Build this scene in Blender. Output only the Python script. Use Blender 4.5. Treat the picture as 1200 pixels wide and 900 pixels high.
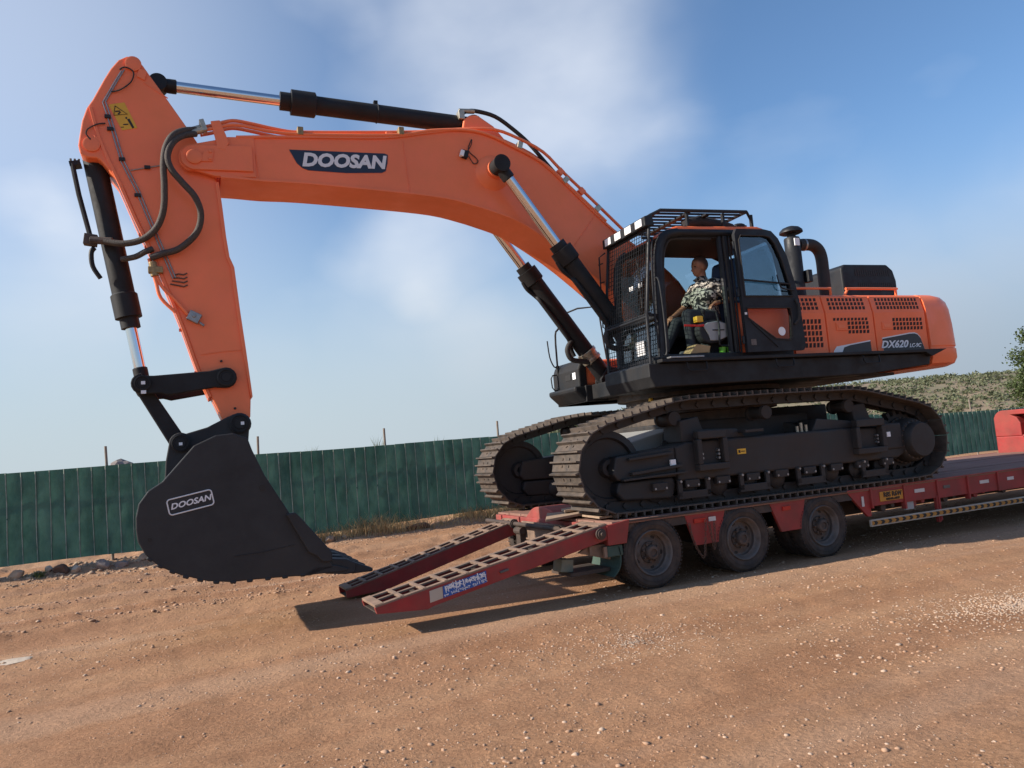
import bpy, bmesh, math, random
import numpy as np
from mathutils import Vector, Matrix
R = math.radians
random.seed(7); rng = np.random.default_rng(7)
for o in list(bpy.data.objects): bpy.data.objects.remove(o)
scene = bpy.context.scene
COL = scene.collection

# ------------------------------------------------------------------ camera
CAM_POS = Vector((-5.0288, -7.3264, 1.6645)); YAW, PITCH, ROLL = 0.4384, 0.0871, 0.0831
cd = bpy.data.cameras.new('camera'); cam = bpy.data.objects.new('camera', cd); COL.objects.link(cam)
cd.sensor_width = 36; cd.lens = 36 * 897.858 / 1200; cd.clip_end = 3000; cd.clip_start = 0.05
fw = Vector((math.sin(YAW)*math.cos(PITCH), math.cos(YAW)*math.cos(PITCH), math.sin(PITCH)))
rt = Vector((math.cos(YAW), -math.sin(YAW), 0)); up = rt.cross(fw)
rr = rt*math.cos(ROLL) - up*math.sin(ROLL); uu = rt*math.sin(ROLL) + up*math.cos(ROLL)
cam.matrix_world = Matrix(((rr.x, uu.x, -fw.x, CAM_POS.x), (rr.y, uu.y, -fw.y, CAM_POS.y), (rr.z, uu.z, -fw.z, CAM_POS.z), (0, 0, 0, 1)))
scene.camera = cam

# ------------------------------------------------------------------ sun, sky, exposure
TO_SUN = Vector((-1.72, 0.31, 1.0)).normalized()
SUN_EL = math.asin(TO_SUN.z); SUN_AZ = math.atan2(TO_SUN.x, TO_SUN.y)
sl = bpy.data.lights.new('sun', 'SUN'); sl.energy = 3.95; sl.angle = R(0.6); sl.color = (1.0, 0.90, 0.77)
so = bpy.data.objects.new('sun', sl); COL.objects.link(so)
so.rotation_euler = TO_SUN.to_track_quat('Z', 'Y').to_euler(); so.location = (0, 0, 30)
scene.view_settings.view_transform = 'Standard'; scene.view_settings.look = 'None'
scene.view_settings.exposure = 0.76; scene.view_settings.gamma = 1
W = bpy.data.worlds.new('World'); scene.world = W; W.use_nodes = True

def N(nt, t, **kw):
    n = nt.nodes.new(t)
    for k, v in kw.items():
        if k in ('x', 'y'): continue
        setattr(n, k, v)
    return n
def build_world():
    nt = W.node_tree; nt.nodes.clear(); L = nt.links.new
    out = N(nt, 'ShaderNodeOutputWorld'); bg = N(nt, 'ShaderNodeBackground'); bg.inputs[1].default_value = 0.15
    sky = N(nt, 'ShaderNodeTexSky', sky_type='NISHITA', sun_disc=False, sun_elevation=SUN_EL, sun_rotation=SUN_AZ,
            altitude=100, air_density=1.0, dust_density=.6, ozone_density=3.0)
    tc = N(nt, 'ShaderNodeTexCoord')
    # cloud density: soft banks placed by direction, broken up by noise, plus a thin overall veil
    n1 = N(nt, 'ShaderNodeTexNoise'); n1.inputs['Scale'].default_value = 2.6; n1.inputs['Detail'].default_value = 6; n1.inputs['Roughness'].default_value = .46
    mp = N(nt, 'ShaderNodeMapping'); mp.inputs['Scale'].default_value = (1, 1, 1.9); mp.inputs['Rotation'].default_value = (0.0, 0.25, 0)
    L(tc.outputs['Generated'], mp.inputs[0]); L(mp.outputs[0], n1.inputs['Vector'])
    nd = N(nt, 'ShaderNodeTexNoise'); nd.inputs['Scale'].default_value = 3.2; nd.inputs['Detail'].default_value = 4
    L(tc.outputs['Generated'], nd.inputs['Vector'])
    sb = N(nt, 'ShaderNodeVectorMath', operation='SUBTRACT'); sb.inputs[1].default_value = (.5, .5, .5); L(nd.outputs['Color'], sb.inputs[0])
    sc = N(nt, 'ShaderNodeVectorMath', operation='SCALE'); sc.inputs['Scale'].default_value = .30; L(sb.outputs[0], sc.inputs[0])
    dv = N(nt, 'ShaderNodeVectorMath', operation='ADD'); L(tc.outputs['Generated'], dv.inputs[0]); L(sc.outputs[0], dv.inputs[1])
    banks = [((.40, .775, .47), .25, 1.15), ((.46, .75, .46), .17, .9), ((.36, .81, .44), .15, .9), ((.24, .82, .53), .09, .3), ((.34, .905, .262), .17, 1.15), ((.40, .89, .24), .10, .5), ((.40, .91, .125), .18, .6),
             ((.28, .955, .08), .20, .45), ((-.10, .966, .22), .16, 1.0), ((.06, .99, .10), .22, .4), ((.80, .58, .145), .15, .45), ((.84, .51, .20), .12, .4), ((-.4, .9, .2), .3, .7), ((.95, .1, .3), .3, .6)]
    prev = None
    for c, r, w in banks:
        d = N(nt, 'ShaderNodeVectorMath', operation='DISTANCE'); d.inputs[1].default_value = c; L(dv.outputs[0], d.inputs[0])
        m = N(nt, 'ShaderNodeMapRange', interpolation_type='SMOOTHERSTEP'); m.inputs[1].default_value = r*1.25; m.inputs[2].default_value = 0.0
        m.inputs[3].default_value = 0; m.inputs[4].default_value = w; L(d.outputs['Value'], m.inputs[0])
        if prev is None: prev = m.outputs[0]
        else:
            a = N(nt, 'ShaderNodeMath', operation='MAXIMUM'); L(prev, a.inputs[0]); L(m.outputs[0], a.inputs[1]); prev = a.outputs[0]
    nr = N(nt, 'ShaderNodeMapRange'); nr.inputs[1].default_value = .30; nr.inputs[2].default_value = .70; nr.inputs[3].default_value = .40; nr.inputs[4].default_value = 1.12
    L(n1.outputs['Fac'], nr.inputs[0])
    mu = N(nt, 'ShaderNodeMath', operation='MULTIPLY'); L(prev, mu.inputs[0]); L(nr.outputs[0], mu.inputs[1])
    veil = N(nt, 'ShaderNodeMapRange'); veil.inputs[1].default_value = .5; veil.inputs[2].default_value = .8; veil.inputs[3].default_value = 0.0; veil.inputs[4].default_value = .35
    L(n1.outputs['Fac'], veil.inputs[0])
    ad = N(nt, 'ShaderNodeMath', operation='ADD', use_clamp=True); L(mu.outputs[0], ad.inputs[0]); L(veil.outputs[0], ad.inputs[1])
    for c, r_, w in (((-.20, .86, .46), .50, .50), ((-.12, .93, .32), .40, .42)):          # smooth bright haze on the sun side
        d = N(nt, 'ShaderNodeVectorMath', operation='DISTANCE'); d.inputs[1].default_value = c; L(tc.outputs['Generated'], d.inputs[0])
        m = N(nt, 'ShaderNodeMapRange', interpolation_type='SMOOTHERSTEP'); m.inputs[1].default_value = r_*1.2; m.inputs[2].default_value = 0; m.inputs[3].default_value = 0; m.inputs[4].default_value = w; L(d.outputs['Value'], m.inputs[0])
        a2 = N(nt, 'ShaderNodeMath', operation='MAXIMUM'); L(ad.outputs[0], a2.inputs[0]); L(m.outputs[0], a2.inputs[1]); ad = a2
    sm = N(nt, 'ShaderNodeMath', operation='MULTIPLY'); sm.inputs[1].default_value = .86; L(ad.outputs[0], sm.inputs[0])
    mix = N(nt, 'ShaderNodeMixRGB'); mix.inputs[2].default_value = (3.5, 3.7, 4.05, 1); mix.name = 'cloudmix'
    tn = N(nt, 'ShaderNodeMixRGB', blend_type='MULTIPLY'); tn.inputs[0].default_value = 1; tn.inputs[2].default_value = (.54, .62, .67, 1); L(sky.outputs[0], tn.inputs[1])
    L(sm.outputs[0], mix.inputs[0]); L(tn.outputs[0], mix.inputs[1])
    sx = N(nt, 'ShaderNodeSeparateXYZ'); L(tc.outputs['Generated'], sx.inputs[0])
    hz = N(nt, 'ShaderNodeMapRange', interpolation_type='SMOOTHERSTEP'); hz.inputs[1].default_value = -.02; hz.inputs[2].default_value = .40; hz.inputs[3].default_value = .93; hz.inputs[4].default_value = 0; L(sx.outputs['Z'], hz.inputs[0])
    dq = N(nt, 'ShaderNodeVectorMath', operation='DOT_PRODUCT'); dq.inputs[1].default_value = (-.86, .50, 0); L(tc.outputs['Generated'], dq.inputs[0])
    da = N(nt, 'ShaderNodeMapRange', interpolation_type='SMOOTHSTEP'); da.inputs[1].default_value = -.75; da.inputs[2].default_value = .45; da.inputs[3].default_value = 0; da.inputs[4].default_value = 1; L(dq.outputs['Value'], da.inputs[0])
    hc = N(nt, 'ShaderNodeMixRGB'); hc.inputs[1].default_value = (1.30, 1.55, 1.95, 1); hc.inputs[2].default_value = (2.15, 2.5, 2.76, 1); L(da.outputs[0], hc.inputs[0])     # haze is paler toward the sun
    hm = N(nt, 'ShaderNodeMixRGB'); L(hc.outputs[0], hm.inputs[2]); L(hz.outputs[0], hm.inputs[0]); L(mix.outputs[0], hm.inputs[1])     # low haze all round the horizon
    L(hm.outputs[0], bg.inputs[0]); L(bg.outputs[0], out.inputs[0])
build_world()

# ------------------------------------------------------------------ materials
def mat(name, col, rough=.5, metal=0., var=.12, nscale=6., bump=.0, bscale=40., dust=0., dustcol=(.34, .22, .14), dscale=3., coat=0., stretch=(1, 1, 1), spec=.5):
    m = bpy.data.materials.new(name); m.use_nodes = True; nt = m.node_tree; L = nt.links.new
    b = nt.nodes['Principled BSDF']; b.inputs['Roughness'].default_value = rough; b.inputs['Metallic'].default_value = metal
    b.inputs['Specular IOR Level'].default_value = spec
    if coat: b.inputs['Coat Weight'].default_value = coat; b.inputs['Coat Roughness'].default_value = .12
    tc = N(nt, 'ShaderNodeTexCoord'); mp = N(nt, 'ShaderNodeMapping'); mp.inputs['Scale'].default_value = stretch; L(tc.outputs['Object'], mp.inputs[0])
    n = N(nt, 'ShaderNodeTexNoise'); n.inputs['Scale'].default_value = nscale; n.inputs['Detail'].default_value = 6; n.inputs['Roughness'].default_value = .6
    L(mp.outputs[0], n.inputs['Vector'])
    cr = N(nt, 'ShaderNodeValToRGB')
    cr.color_ramp.elements[0].position = .3; cr.color_ramp.elements[1].position = .7
    cr.color_ramp.elements[0].color = (*[max(0, c*(1-var)) for c in col], 1); cr.color_ramp.elements[1].color = (*[min(1, c*(1+var)) for c in col], 1)
    L(n.outputs['Fac'], cr.inputs[0]); csock = cr.outputs[0]
    if dust:
        n2 = N(nt, 'ShaderNodeTexNoise'); n2.inputs['Scale'].default_value = dscale; n2.inputs['Detail'].default_value = 8; n2.inputs['Roughness'].default_value = .68
        L(mp.outputs[0], n2.inputs['Vector'])
        mr = N(nt, 'ShaderNodeMapRange'); mr.inputs[1].default_value = .36; mr.inputs[2].default_value = .72; mr.inputs[3].default_value = 0; mr.inputs[4].default_value = dust
        L(n2.outputs['Fac'], mr.inputs[0])
        mx = N(nt, 'ShaderNodeMixRGB'); mx.inputs[2].default_value = (*dustcol, 1); L(mr.outputs[0], mx.inputs[0]); L(csock, mx.inputs[1]); csock = mx.outputs[0]
        rm = N(nt, 'ShaderNodeMapRange'); rm.inputs[1].default_value = 0; rm.inputs[2].default_value = max(dust, .01); rm.inputs[3].default_value = rough; rm.inputs[4].default_value = .9
        L(mr.outputs[0], rm.inputs[0]); L(rm.outputs[0], b.inputs['Roughness'])
    L(csock, b.inputs['Base Color'])
    if bump:
        nb = N(nt, 'ShaderNodeTexNoise'); nb.inputs['Scale'].default_value = bscale; nb.inputs['Detail'].default_value = 5; L(mp.outputs[0], nb.inputs['Vector'])
        bp = N(nt, 'ShaderNodeBump'); bp.inputs['Strength'].default_value = bump; bp.inputs['Distance'].default_value = .02
        L(nb.outputs['Fac'], bp.inputs['Height']); L(bp.outputs[0], b.inputs['Normal'])
    return m
DUST = (.36, .23, .145)
M = {}
M['orange'] = mat('orange_paint', (.93, .195, .065), .38, var=.07, nscale=1.1, bump=.03, bscale=30, coat=.2, dust=.20, dscale=1.7, dustcol=(.5, .28, .17))
M['orange2'] = mat('orange_cover_paint', (.92, .175, .05), .42, var=.05, nscale=1.2, coat=.15, dust=.10, dscale=2, dustcol=(.5, .28, .17))
M['black'] = mat('black_paint', (.010, .011, .013), .48, spec=.35, var=.2, nscale=4, bump=.02, dust=.07, dscale=3, dustcol=(.12, .085, .06))
M['black_cab'] = mat('black_cab_paint', (.009, .011, .015), .42, spec=.4, var=.15, nscale=3, dust=.03, dustcol=(.13, .1, .08))
M['bucket'] = mat('bucket_black_paint', (.017, .018, .020), .48, var=.25, nscale=2.5, bump=.10, bscale=14, dust=.22, dscale=1.3, dustcol=(.055, .045, .038))
M['undercarriage'] = mat('undercarriage_black', (.016, .016, .017), .55, var=.2, nscale=4, bump=.05, dust=.30, dscale=2.2, dustcol=(.12, .08, .055))
M['shoe'] = mat('dusty_track_steel', (.062, .052, .045), .66, metal=.2, var=.45, nscale=9, bump=.2, bscale=50, dust=.6, dscale=4, dustcol=(.17, .12, .086))
M['rubber'] = mat('black_hose_rubber', (.018, .017, .017), .62, var=.2, nscale=20, dust=.15, dustcol=(.12, .09, .07))
M['hosewrap'] = mat('braided_hose_sleeve', (.060, .048, .040), .7, var=.4, nscale=60, bump=.4, bscale=120)
M['chrome'] = mat('chromed_rod', (.72, .73, .75), .10, metal=1., var=.03, nscale=10)
M['steel'] = mat('grey_steel', (.30, .30, .30), .4, metal=.7, var=.2, nscale=20)
M['zinc'] = mat('zinc_fitting', (.42, .38, .30), .38, metal=.7, var=.2, nscale=20)
M['brass'] = mat('yellow_zinc_clamp', (.30, .21, .10), .5, metal=.4, var=.3, nscale=30)
M['white'] = mat('white_plastic', (.82, .83, .84), .4, var=.03)
M['decalwhite'] = mat('decal_white', (.72, .72, .73), .45, var=.04)
M['decalblack'] = mat('decal_black', (.012, .013, .017), .4, var=.1)
M['navy'] = mat('decal_navy', (.012, .020, .045), .4, var=.08)
M['yellow'] = mat('warning_yellow', (.72, .40, .03), .5, var=.08)
M['inkblack'] = mat('ink_black', (.015, .013, .012), .6, var=.1)
M['slot'] = mat('vent_slot_shade', (.035, .014, .010), .8, var=.3, nscale=30)
M['greyplastic'] = mat('grey_plastic', (.33, .335, .33), .55, var=.06)
M['seat'] = mat('black_seat_fabric', (.02, .02, .024), .8, var=.2, nscale=30)
M['bluefilm'] = mat('blue_seat_cover', (.012, .025, .11), .5, var=.2)
M['redplastic'] = mat('red_plastic', (.55, .02, .02), .4, var=.05)
M['lime'] = mat('lime_plastic', (.12, .38, .03), .5, var=.1)
M['card'] = mat('cardboard', (.42, .27, .13), .85, var=.12)
M['trailer'] = mat('red_trailer_paint', (.31, .022, .020), .55, var=.25, nscale=3, bump=.08, bscale=30, dust=.60, dscale=2.2, dustcol=(.16, .085, .060))
M['trailer_worn'] = mat('worn_red_trailer_paint', (.30, .035, .032), .62, var=.3, nscale=4, bump=.1, dust=.62, dscale=2.2, dustcol=(.22, .14, .10))
M['ramptop'] = mat('dusty_ramp_steel', (.17, .115, .085), .78, metal=.0, var=.3, nscale=8, bump=.15, bscale=50, dust=.7, dscale=5, dustcol=(.33, .215, .15))
M['deck'] = mat('worn_deck_steel', (.23, .125, .10), .85, var=.25, nscale=3, bump=.06, dust=.5, dscale=1.8, dustcol=(.34, .21, .15), stretch=(.4, 2, 1), spec=.15)
M['chassis'] = mat('dark_chassis', (.035, .028, .025), .7, var=.3, nscale=5, dust=.5, dscale=3, dustcol=(.16, .10, .07))
M['tyre'] = mat('tyre_rubber', (.024, .021, .020), .82, var=.3, nscale=8, bump=.1, bscale=60, dust=.55, dscale=4, dustcol=(.14, .092, .066))
M['rim'] = mat('rim_steel', (.13, .12, .115), .5, metal=.35, var=.35, nscale=8, dust=.6, dscale=5, dustcol=(.17, .105, .07))
M['hub'] = mat('dirty_hub', (.060, .045, .038), .7, var=.4, nscale=14, dust=.4, dustcol=(.2, .13, .09))
M['rust'] = mat('rusty_chain', (.12, .07, .05), .7, metal=.3, var=.4, nscale=30)
M['flap'] = mat('dark_green_flap', (.03, .075, .062), .75, var=.2, dust=.3, dustcol=(.15, .11, .08))
M['palegreen'] = mat('grey_green_block', (.20, .23, .19), .75, var=.2, dust=.4, dustcol=DUST)
M['signblue'] = mat('sign_blue', (.02, .10, .36), .45, var=.12, nscale=10)
M['signcream'] = mat('sign_cream', (.52, .45, .36), .6, var=.1, dust=.3, dustcol=DUST)
M['platey'] = mat('plate_yellow', (.52, .22, .02), .5, var=.1)
M['stripecream'] = mat('stripe_cream', (.42, .37, .30), .65, var=.15, dust=.3, dustcol=DUST)
M['stripeorange'] = mat('stripe_orange', (.46, .20, .03), .6, var=.15)
M['reflwhite'] = mat('reflector_white', (.55, .52, .50), .3, var=.1)
M['reflred'] = mat('reflector_red', (.42, .015, .012), .25, var=.1)
M['board'] = mat('weathered_board', (.34, .24, .165), .85, var=.25, nscale=6, bump=.2, bscale=40, stretch=(1, 6, 6))
M['skin'] = mat('skin', (.36, .165, .095), .5, var=.06, nscale=12)
M['denim'] = mat('dark_denim', (.030, .033, .042), .85, var=.25, nscale=40, bump=.2, bscale=30)
M['shoeleather'] = mat('grey_shoe', (.10, .10, .11), .7, var=.15)
M['bark'] = mat('bark', (.16, .125, .09), .9, var=.3, nscale=10, bump=.4, bscale=20)
M['wood'] = mat('grey_wood_post', (.22, .185, .15), .85, var=.3, nscale=8, bump=.2, stretch=(6, 6, 1))
M['rock'] = mat('tan_rock', (.38, .27, .185), .9, var=.25, nscale=5, bump=.5, bscale=18)
M['rockgrey'] = mat('grey_rock', (.24, .20, .18), .9, var=.25, nscale=5, bump=.5, bscale=18)
M['rockdark'] = mat('dark_brown_rock', (.13, .075, .052), .9, var=.25, nscale=5, bump=.5, bscale=18)
M['rockpale'] = mat('pale_rock', (.50, .41, .32), .9, var=.15, nscale=5, bump=.4, bscale=18)
M['gravel'] = mat('gravel', (.38, .235, .15), .9, var=.35, nscale=1.7)
M['gravelpale'] = mat('pale_gravel', (.46, .335, .245), .9, var=.25, nscale=3)

def stubble(m):                                      # closely shaved scalp: darker stubble above the hairline
    nt = m.node_tree; L = nt.links.new; b = nt.nodes['Principled BSDF']; tc = N(nt, 'ShaderNodeTexCoord'); dp = N(nt, 'ShaderNodeVectorMath', operation='DOT_PRODUCT'); dp.inputs[1].default_value = (.50, 0, .87); L(tc.outputs['Object'], dp.inputs[0])
    mr = N(nt, 'ShaderNodeMapRange'); mr.inputs[1].default_value = .620; mr.inputs[2].default_value = .655; mr.inputs[3].default_value = 0; mr.inputs[4].default_value = .85; L(dp.outputs['Value'], mr.inputs[0])
    src = b.inputs['Base Color'].links[0].from_socket; mx = N(nt, 'ShaderNodeMixRGB'); mx.inputs[2].default_value = (.055, .038, .032, 1); L(mr.outputs[0], mx.inputs[0]); L(src, mx.inputs[1]); L(mx.outputs[0], b.inputs['Base Color'])
stubble(M['skin'])
def shirt_mat():
    m = bpy.data.materials.new('black_and_cream_print_shirt'); m.use_nodes = True; nt = m.node_tree; L = nt.links.new; b = nt.nodes['Principled BSDF']
    b.inputs['Roughness'].default_value = .8
    tc = N(nt, 'ShaderNodeTexCoord'); n0 = N(nt, 'ShaderNodeTexNoise'); n0.inputs['Scale'].default_value = 9; L(tc.outputs['Object'], n0.inputs['Vector'])
    w = N(nt, 'ShaderNodeTexWave', wave_type='BANDS', bands_direction='DIAGONAL'); w.inputs['Scale'].default_value = 5.5; w.inputs['Distortion'].default_value = 9; w.inputs['Detail'].default_value = 3; w.inputs['Detail Scale'].default_value = 3
    L(tc.outputs['Object'], w.inputs['Vector'])
    cr = N(nt, 'ShaderNodeValToRGB'); cr.color_ramp.elements[0].position = .50; cr.color_ramp.elements[1].position = .56
    cr.color_ramp.elements[0].color = (.014, .014, .016, 1); cr.color_ramp.elements[1].color = (.46, .43, .38, 1)
    L(w.outputs['Fac'], cr.inputs[0]); L(cr.outputs[0], b.inputs['Base Color']); return m
M['shirt'] = shirt_mat()
def glass_mat(name, tint, gl=.10):
    m = bpy.data.materials.new(name); m.use_nodes = True; nt = m.node_tree; nt.nodes.clear(); L = nt.links.new
    out = N(nt, 'ShaderNodeOutputMaterial'); t = N(nt, 'ShaderNodeBsdfTransparent'); t.inputs[0].default_value = (*tint, 1)
    g = N(nt, 'ShaderNodeBsdfGlossy'); g.inputs['Roughness'].default_value = .03; g.inputs[0].default_value = (.9, .95, 1, 1)
    lw = N(nt, 'ShaderNodeFresnel'); lw.inputs['IOR'].default_value = 1.5
    ad = N(nt, 'ShaderNodeMath', operation='ADD', use_clamp=True); ad.inputs[1].default_value = gl; L(lw.outputs[0], ad.inputs[0])
    ge = N(nt, 'ShaderNodeNewGeometry'); iv = N(nt, 'ShaderNodeMath', operation='SUBTRACT'); iv.inputs[0].default_value = 1; L(ge.outputs['Backfacing'], iv.inputs[1]); fm = N(nt, 'ShaderNodeMath', operation='MULTIPLY'); L(ad.outputs[0], fm.inputs[0]); L(iv.outputs[0], fm.inputs[1])
    mx = N(nt, 'ShaderNodeMixShader'); L(fm.outputs[0], mx.inputs[0]); L(t.outputs[0], mx.inputs[1]); L(g.outputs[0], mx.inputs[2]); L(mx.outputs[0], out.inputs[0]); return m
M['glass'] = glass_mat('tinted_cab_glass', (.70, .78, .80), .03)
M['glassgreen'] = glass_mat('green_windscreen_glass', (.74, .84, .80), .08)
M['glasslow'] = glass_mat('clear_door_glass', (.92, .9, .88), -.03)
M['glassdark'] = glass_mat('dark_cab_glass', (.50, .56, .60), .06)
def leaf_mat(name, c1, c2, trans=.35):
    m = bpy.data.materials.new(name); m.use_nodes = True; nt = m.node_tree; L = nt.links.new; b = nt.nodes['Principled BSDF']; out = nt.nodes['Material Output']
    b.inputs['Roughness'].default_value = .6
    g = N(nt, 'ShaderNodeTexCoord'); n = N(nt, 'ShaderNodeTexNoise'); n.inputs['Scale'].default_value = 1.3; n.inputs['Detail'].default_value = 6; L(g.outputs['Object'], n.inputs['Vector'])
    cr = N(nt, 'ShaderNodeValToRGB'); cr.color_ramp.elements[0].position = .35; cr.color_ramp.elements[1].position = .65
    cr.color_ramp.elements[0].color = (*c1, 1); cr.color_ramp.elements[1].color = (*c2, 1); L(n.outputs['Fac'], cr.inputs[0]); L(cr.outputs[0], b.inputs['Base Color'])
    t = N(nt, 'ShaderNodeBsdfTranslucent'); L(cr.outputs[0], t.inputs[0]); mx = N(nt, 'ShaderNodeMixShader'); mx.inputs[0].default_value = trans
    L(b.outputs[0], mx.inputs[1]); L(t.outputs[0], mx.inputs[2]); L(mx.outputs[0], out.inputs[0]); return m
M['leaf'] = leaf_mat('poplar_leaves', (.045, .075, .018), (.10, .14, .045))
M['bush'] = leaf_mat('hill_scrub_leaves', (.085, .105, .052), (.17, .175, .095), .2)
M['drygrass'] = leaf_mat('dry_grass', (.42, .28, .13), (.55, .42, .22), .3)
M['weed'] = leaf_mat('green_weed', (.09, .12, .035), (.17, .19, .07), .3)
def net_mat():
    m = leaf_mat('green_fence_sheet', (.024, .090, .068), (.074, .180, .142), .32); nt = m.node_tree; L = nt.links.new
    nz = [n for n in nt.nodes if n.type == 'TEX_NOISE'][0]; nz.inputs['Scale'].default_value = 2.2; nz.inputs['Detail'].default_value = 9; nz.inputs['Roughness'].default_value = .7
    b = nt.nodes['Principled BSDF']; b.inputs['Roughness'].default_value = .55
    tc = [n for n in nt.nodes if n.type == 'TEX_COORD'][0]; oi = N(nt, 'ShaderNodeObjectInfo'); av = N(nt, 'ShaderNodeVectorMath', operation='ADD')
    L(tc.outputs['Object'], av.inputs[0]); L(oi.outputs['Location'], av.inputs[1]); L(av.outputs[0], nz.inputs['Vector'])
    n = N(nt, 'ShaderNodeTexNoise'); n.inputs['Scale'].default_value = 9; n.inputs['Detail'].default_value = 6; bp = N(nt, 'ShaderNodeBump'); bp.inputs['Strength'].default_value = .5; bp.inputs['Distance'].default_value = .05
    L(av.outputs[0], n.inputs['Vector']); L(n.outputs['Fac'], bp.inputs['Height']); L(bp.outputs[0], b.inputs['Normal']); return m
M['net'] = net_mat()
M['seam'] = mat('pale_fence_seam', (.26, .32, .27), .7, var=.5, nscale=9)

def ground_mat():
    m = bpy.data.materials.new('red_brown_dirt'); m.use_nodes = True; nt = m.node_tree; L = nt.links.new; b = nt.nodes['Principled BSDF']
    b.inputs['Roughness'].default_value = .95; b.inputs['Specular IOR Level'].default_value = .2
    tc = N(nt, 'ShaderNodeTexCoord')
    def noise(scale, det=8, rough=.6, st=(1, 1, 1), rot=0.):
        mp = N(nt, 'ShaderNodeMapping'); mp.inputs['Scale'].default_value = st; mp.inputs['Rotation'].default_value = (0, 0, rot); L(tc.outputs['Object'], mp.inputs[0])
        n = N(nt, 'ShaderNodeTexNoise'); n.inputs['Scale'].default_value = scale; n.inputs['Detail'].default_value = det; n.inputs['Roughness'].default_value = rough; L(mp.outputs[0], n.inputs['Vector']); return n
    def ramp(sock, a, ca, bb, cb):
        c = N(nt, 'ShaderNodeValToRGB'); c.color_ramp.elements[0].position = a; c.color_ramp.elements[1].position = bb; c.color_ramp.elements[0].color = (*ca, 1); c.color_ramp.elements[1].color = (*cb, 1); L(sock, c.inputs[0]); return c.outputs[0]
    base = ramp(noise(.55, 9, .62).outputs['Fac'], .32, (.310, .155, .080), .70, (.435, .238, .132))
    streak = noise(1.1, 8, .62, (.16, 1.5, 1), R(6))
    sr = ramp(streak.outputs['Fac'], .42, (0, 0, 0), .68, (1, 1, 1))
    m1 = N(nt, 'ShaderNodeMixRGB'); m1.inputs[2].default_value = (.48, .28, .156, 1); mm = N(nt, 'ShaderNodeMath', operation='MULTIPLY'); mm.inputs[1].default_value = .75; L(sr, mm.inputs[0]); L(mm.outputs[0], m1.inputs[0]); L(base, m1.inputs[1])
    lane = noise(.9, 4, .5, (.05, .9, 1), R(-4)); lr = ramp(lane.outputs['Fac'], .50, (0, 0, 0), .60, (1, 1, 1)); ml = N(nt, 'ShaderNodeMath', operation='MULTIPLY'); ml.inputs[1].default_value = .40; L(lr, ml.inputs[0])
    m15 = N(nt, 'ShaderNodeMixRGB'); m15.inputs[2].default_value = (.50, .325, .215, 1); L(ml.outputs[0], m15.inputs[0]); L(m1.outputs[0], m15.inputs[1]); m1 = m15
    fine = ramp(noise(38, 6, .75).outputs['Fac'], .30, (.62, .62, .62), .72, (1.28, 1.28, 1.28))
    m2 = N(nt, 'ShaderNodeMixRGB', blend_type='MULTIPLY'); m2.inputs[0].default_value = 1; L(m1.outputs[0], m2.inputs[1]); L(fine, m2.inputs[2])
    # gritty pale specks
    vo = N(nt, 'ShaderNodeTexVoronoi'); vo.inputs['Scale'].default_value = 34; L(tc.outputs['Object'], vo.inputs['Vector'])
    sp = N(nt, 'ShaderNodeMapRange'); sp.inputs[1].default_value = .10; sp.inputs[2].default_value = .20; sp.inputs[3].default_value = 1; sp.inputs[4].default_value = 0; L(vo.outputs['Distance'], sp.inputs[0])
    sel = N(nt, 'ShaderNodeSeparateColor'); L(vo.outputs['Color'], sel.inputs[0]); gt = N(nt, 'ShaderNodeMath', operation='GREATER_THAN'); gt.inputs[1].default_value = .58; L(sel.outputs[0], gt.inputs[0])
    mk = N(nt, 'ShaderNodeMath', operation='MULTIPLY'); L(sp.outputs[0], mk.inputs[0]); L(gt.outputs[0], mk.inputs[1])
    mk2 = N(nt, 'ShaderNodeMath', operation='MULTIPLY'); mk2.inputs[1].default_value = .85; L(mk.outputs[0], mk2.inputs[0])
    m3 = N(nt, 'ShaderNodeMixRGB'); m3.inputs[2].default_value = (.50, .36, .26, 1); L(mk2.outputs[0], m3.inputs[0]); L(m2.outputs[0], m3.inputs[1])
    L(m3.outputs[0], b.inputs['Base Color'])
    h1 = noise(24, 8, .72); bp = N(nt, 'ShaderNodeBump'); bp.inputs['Strength'].default_value = .7; bp.inputs['Distance'].default_value = .035; L(h1.outputs['Fac'], bp.inputs['Height'])
    bp2 = N(nt, 'ShaderNodeBump'); bp2.inputs['Strength'].default_value = .8; bp2.inputs['Distance'].default_value = .012; L(mk.outputs[0], bp2.inputs['Height']); L(bp.outputs[0], bp2.inputs['Normal'])
    L(bp2.outputs[0], b.inputs['Normal']); return m
M['ground'] = ground_mat()
M['hill'] = mat('sandy_hill_soil', (.25, .185, .12), .95, var=.3, nscale=.08, dust=.9, dscale=.06, dustcol=(.13, .135, .075))

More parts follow.
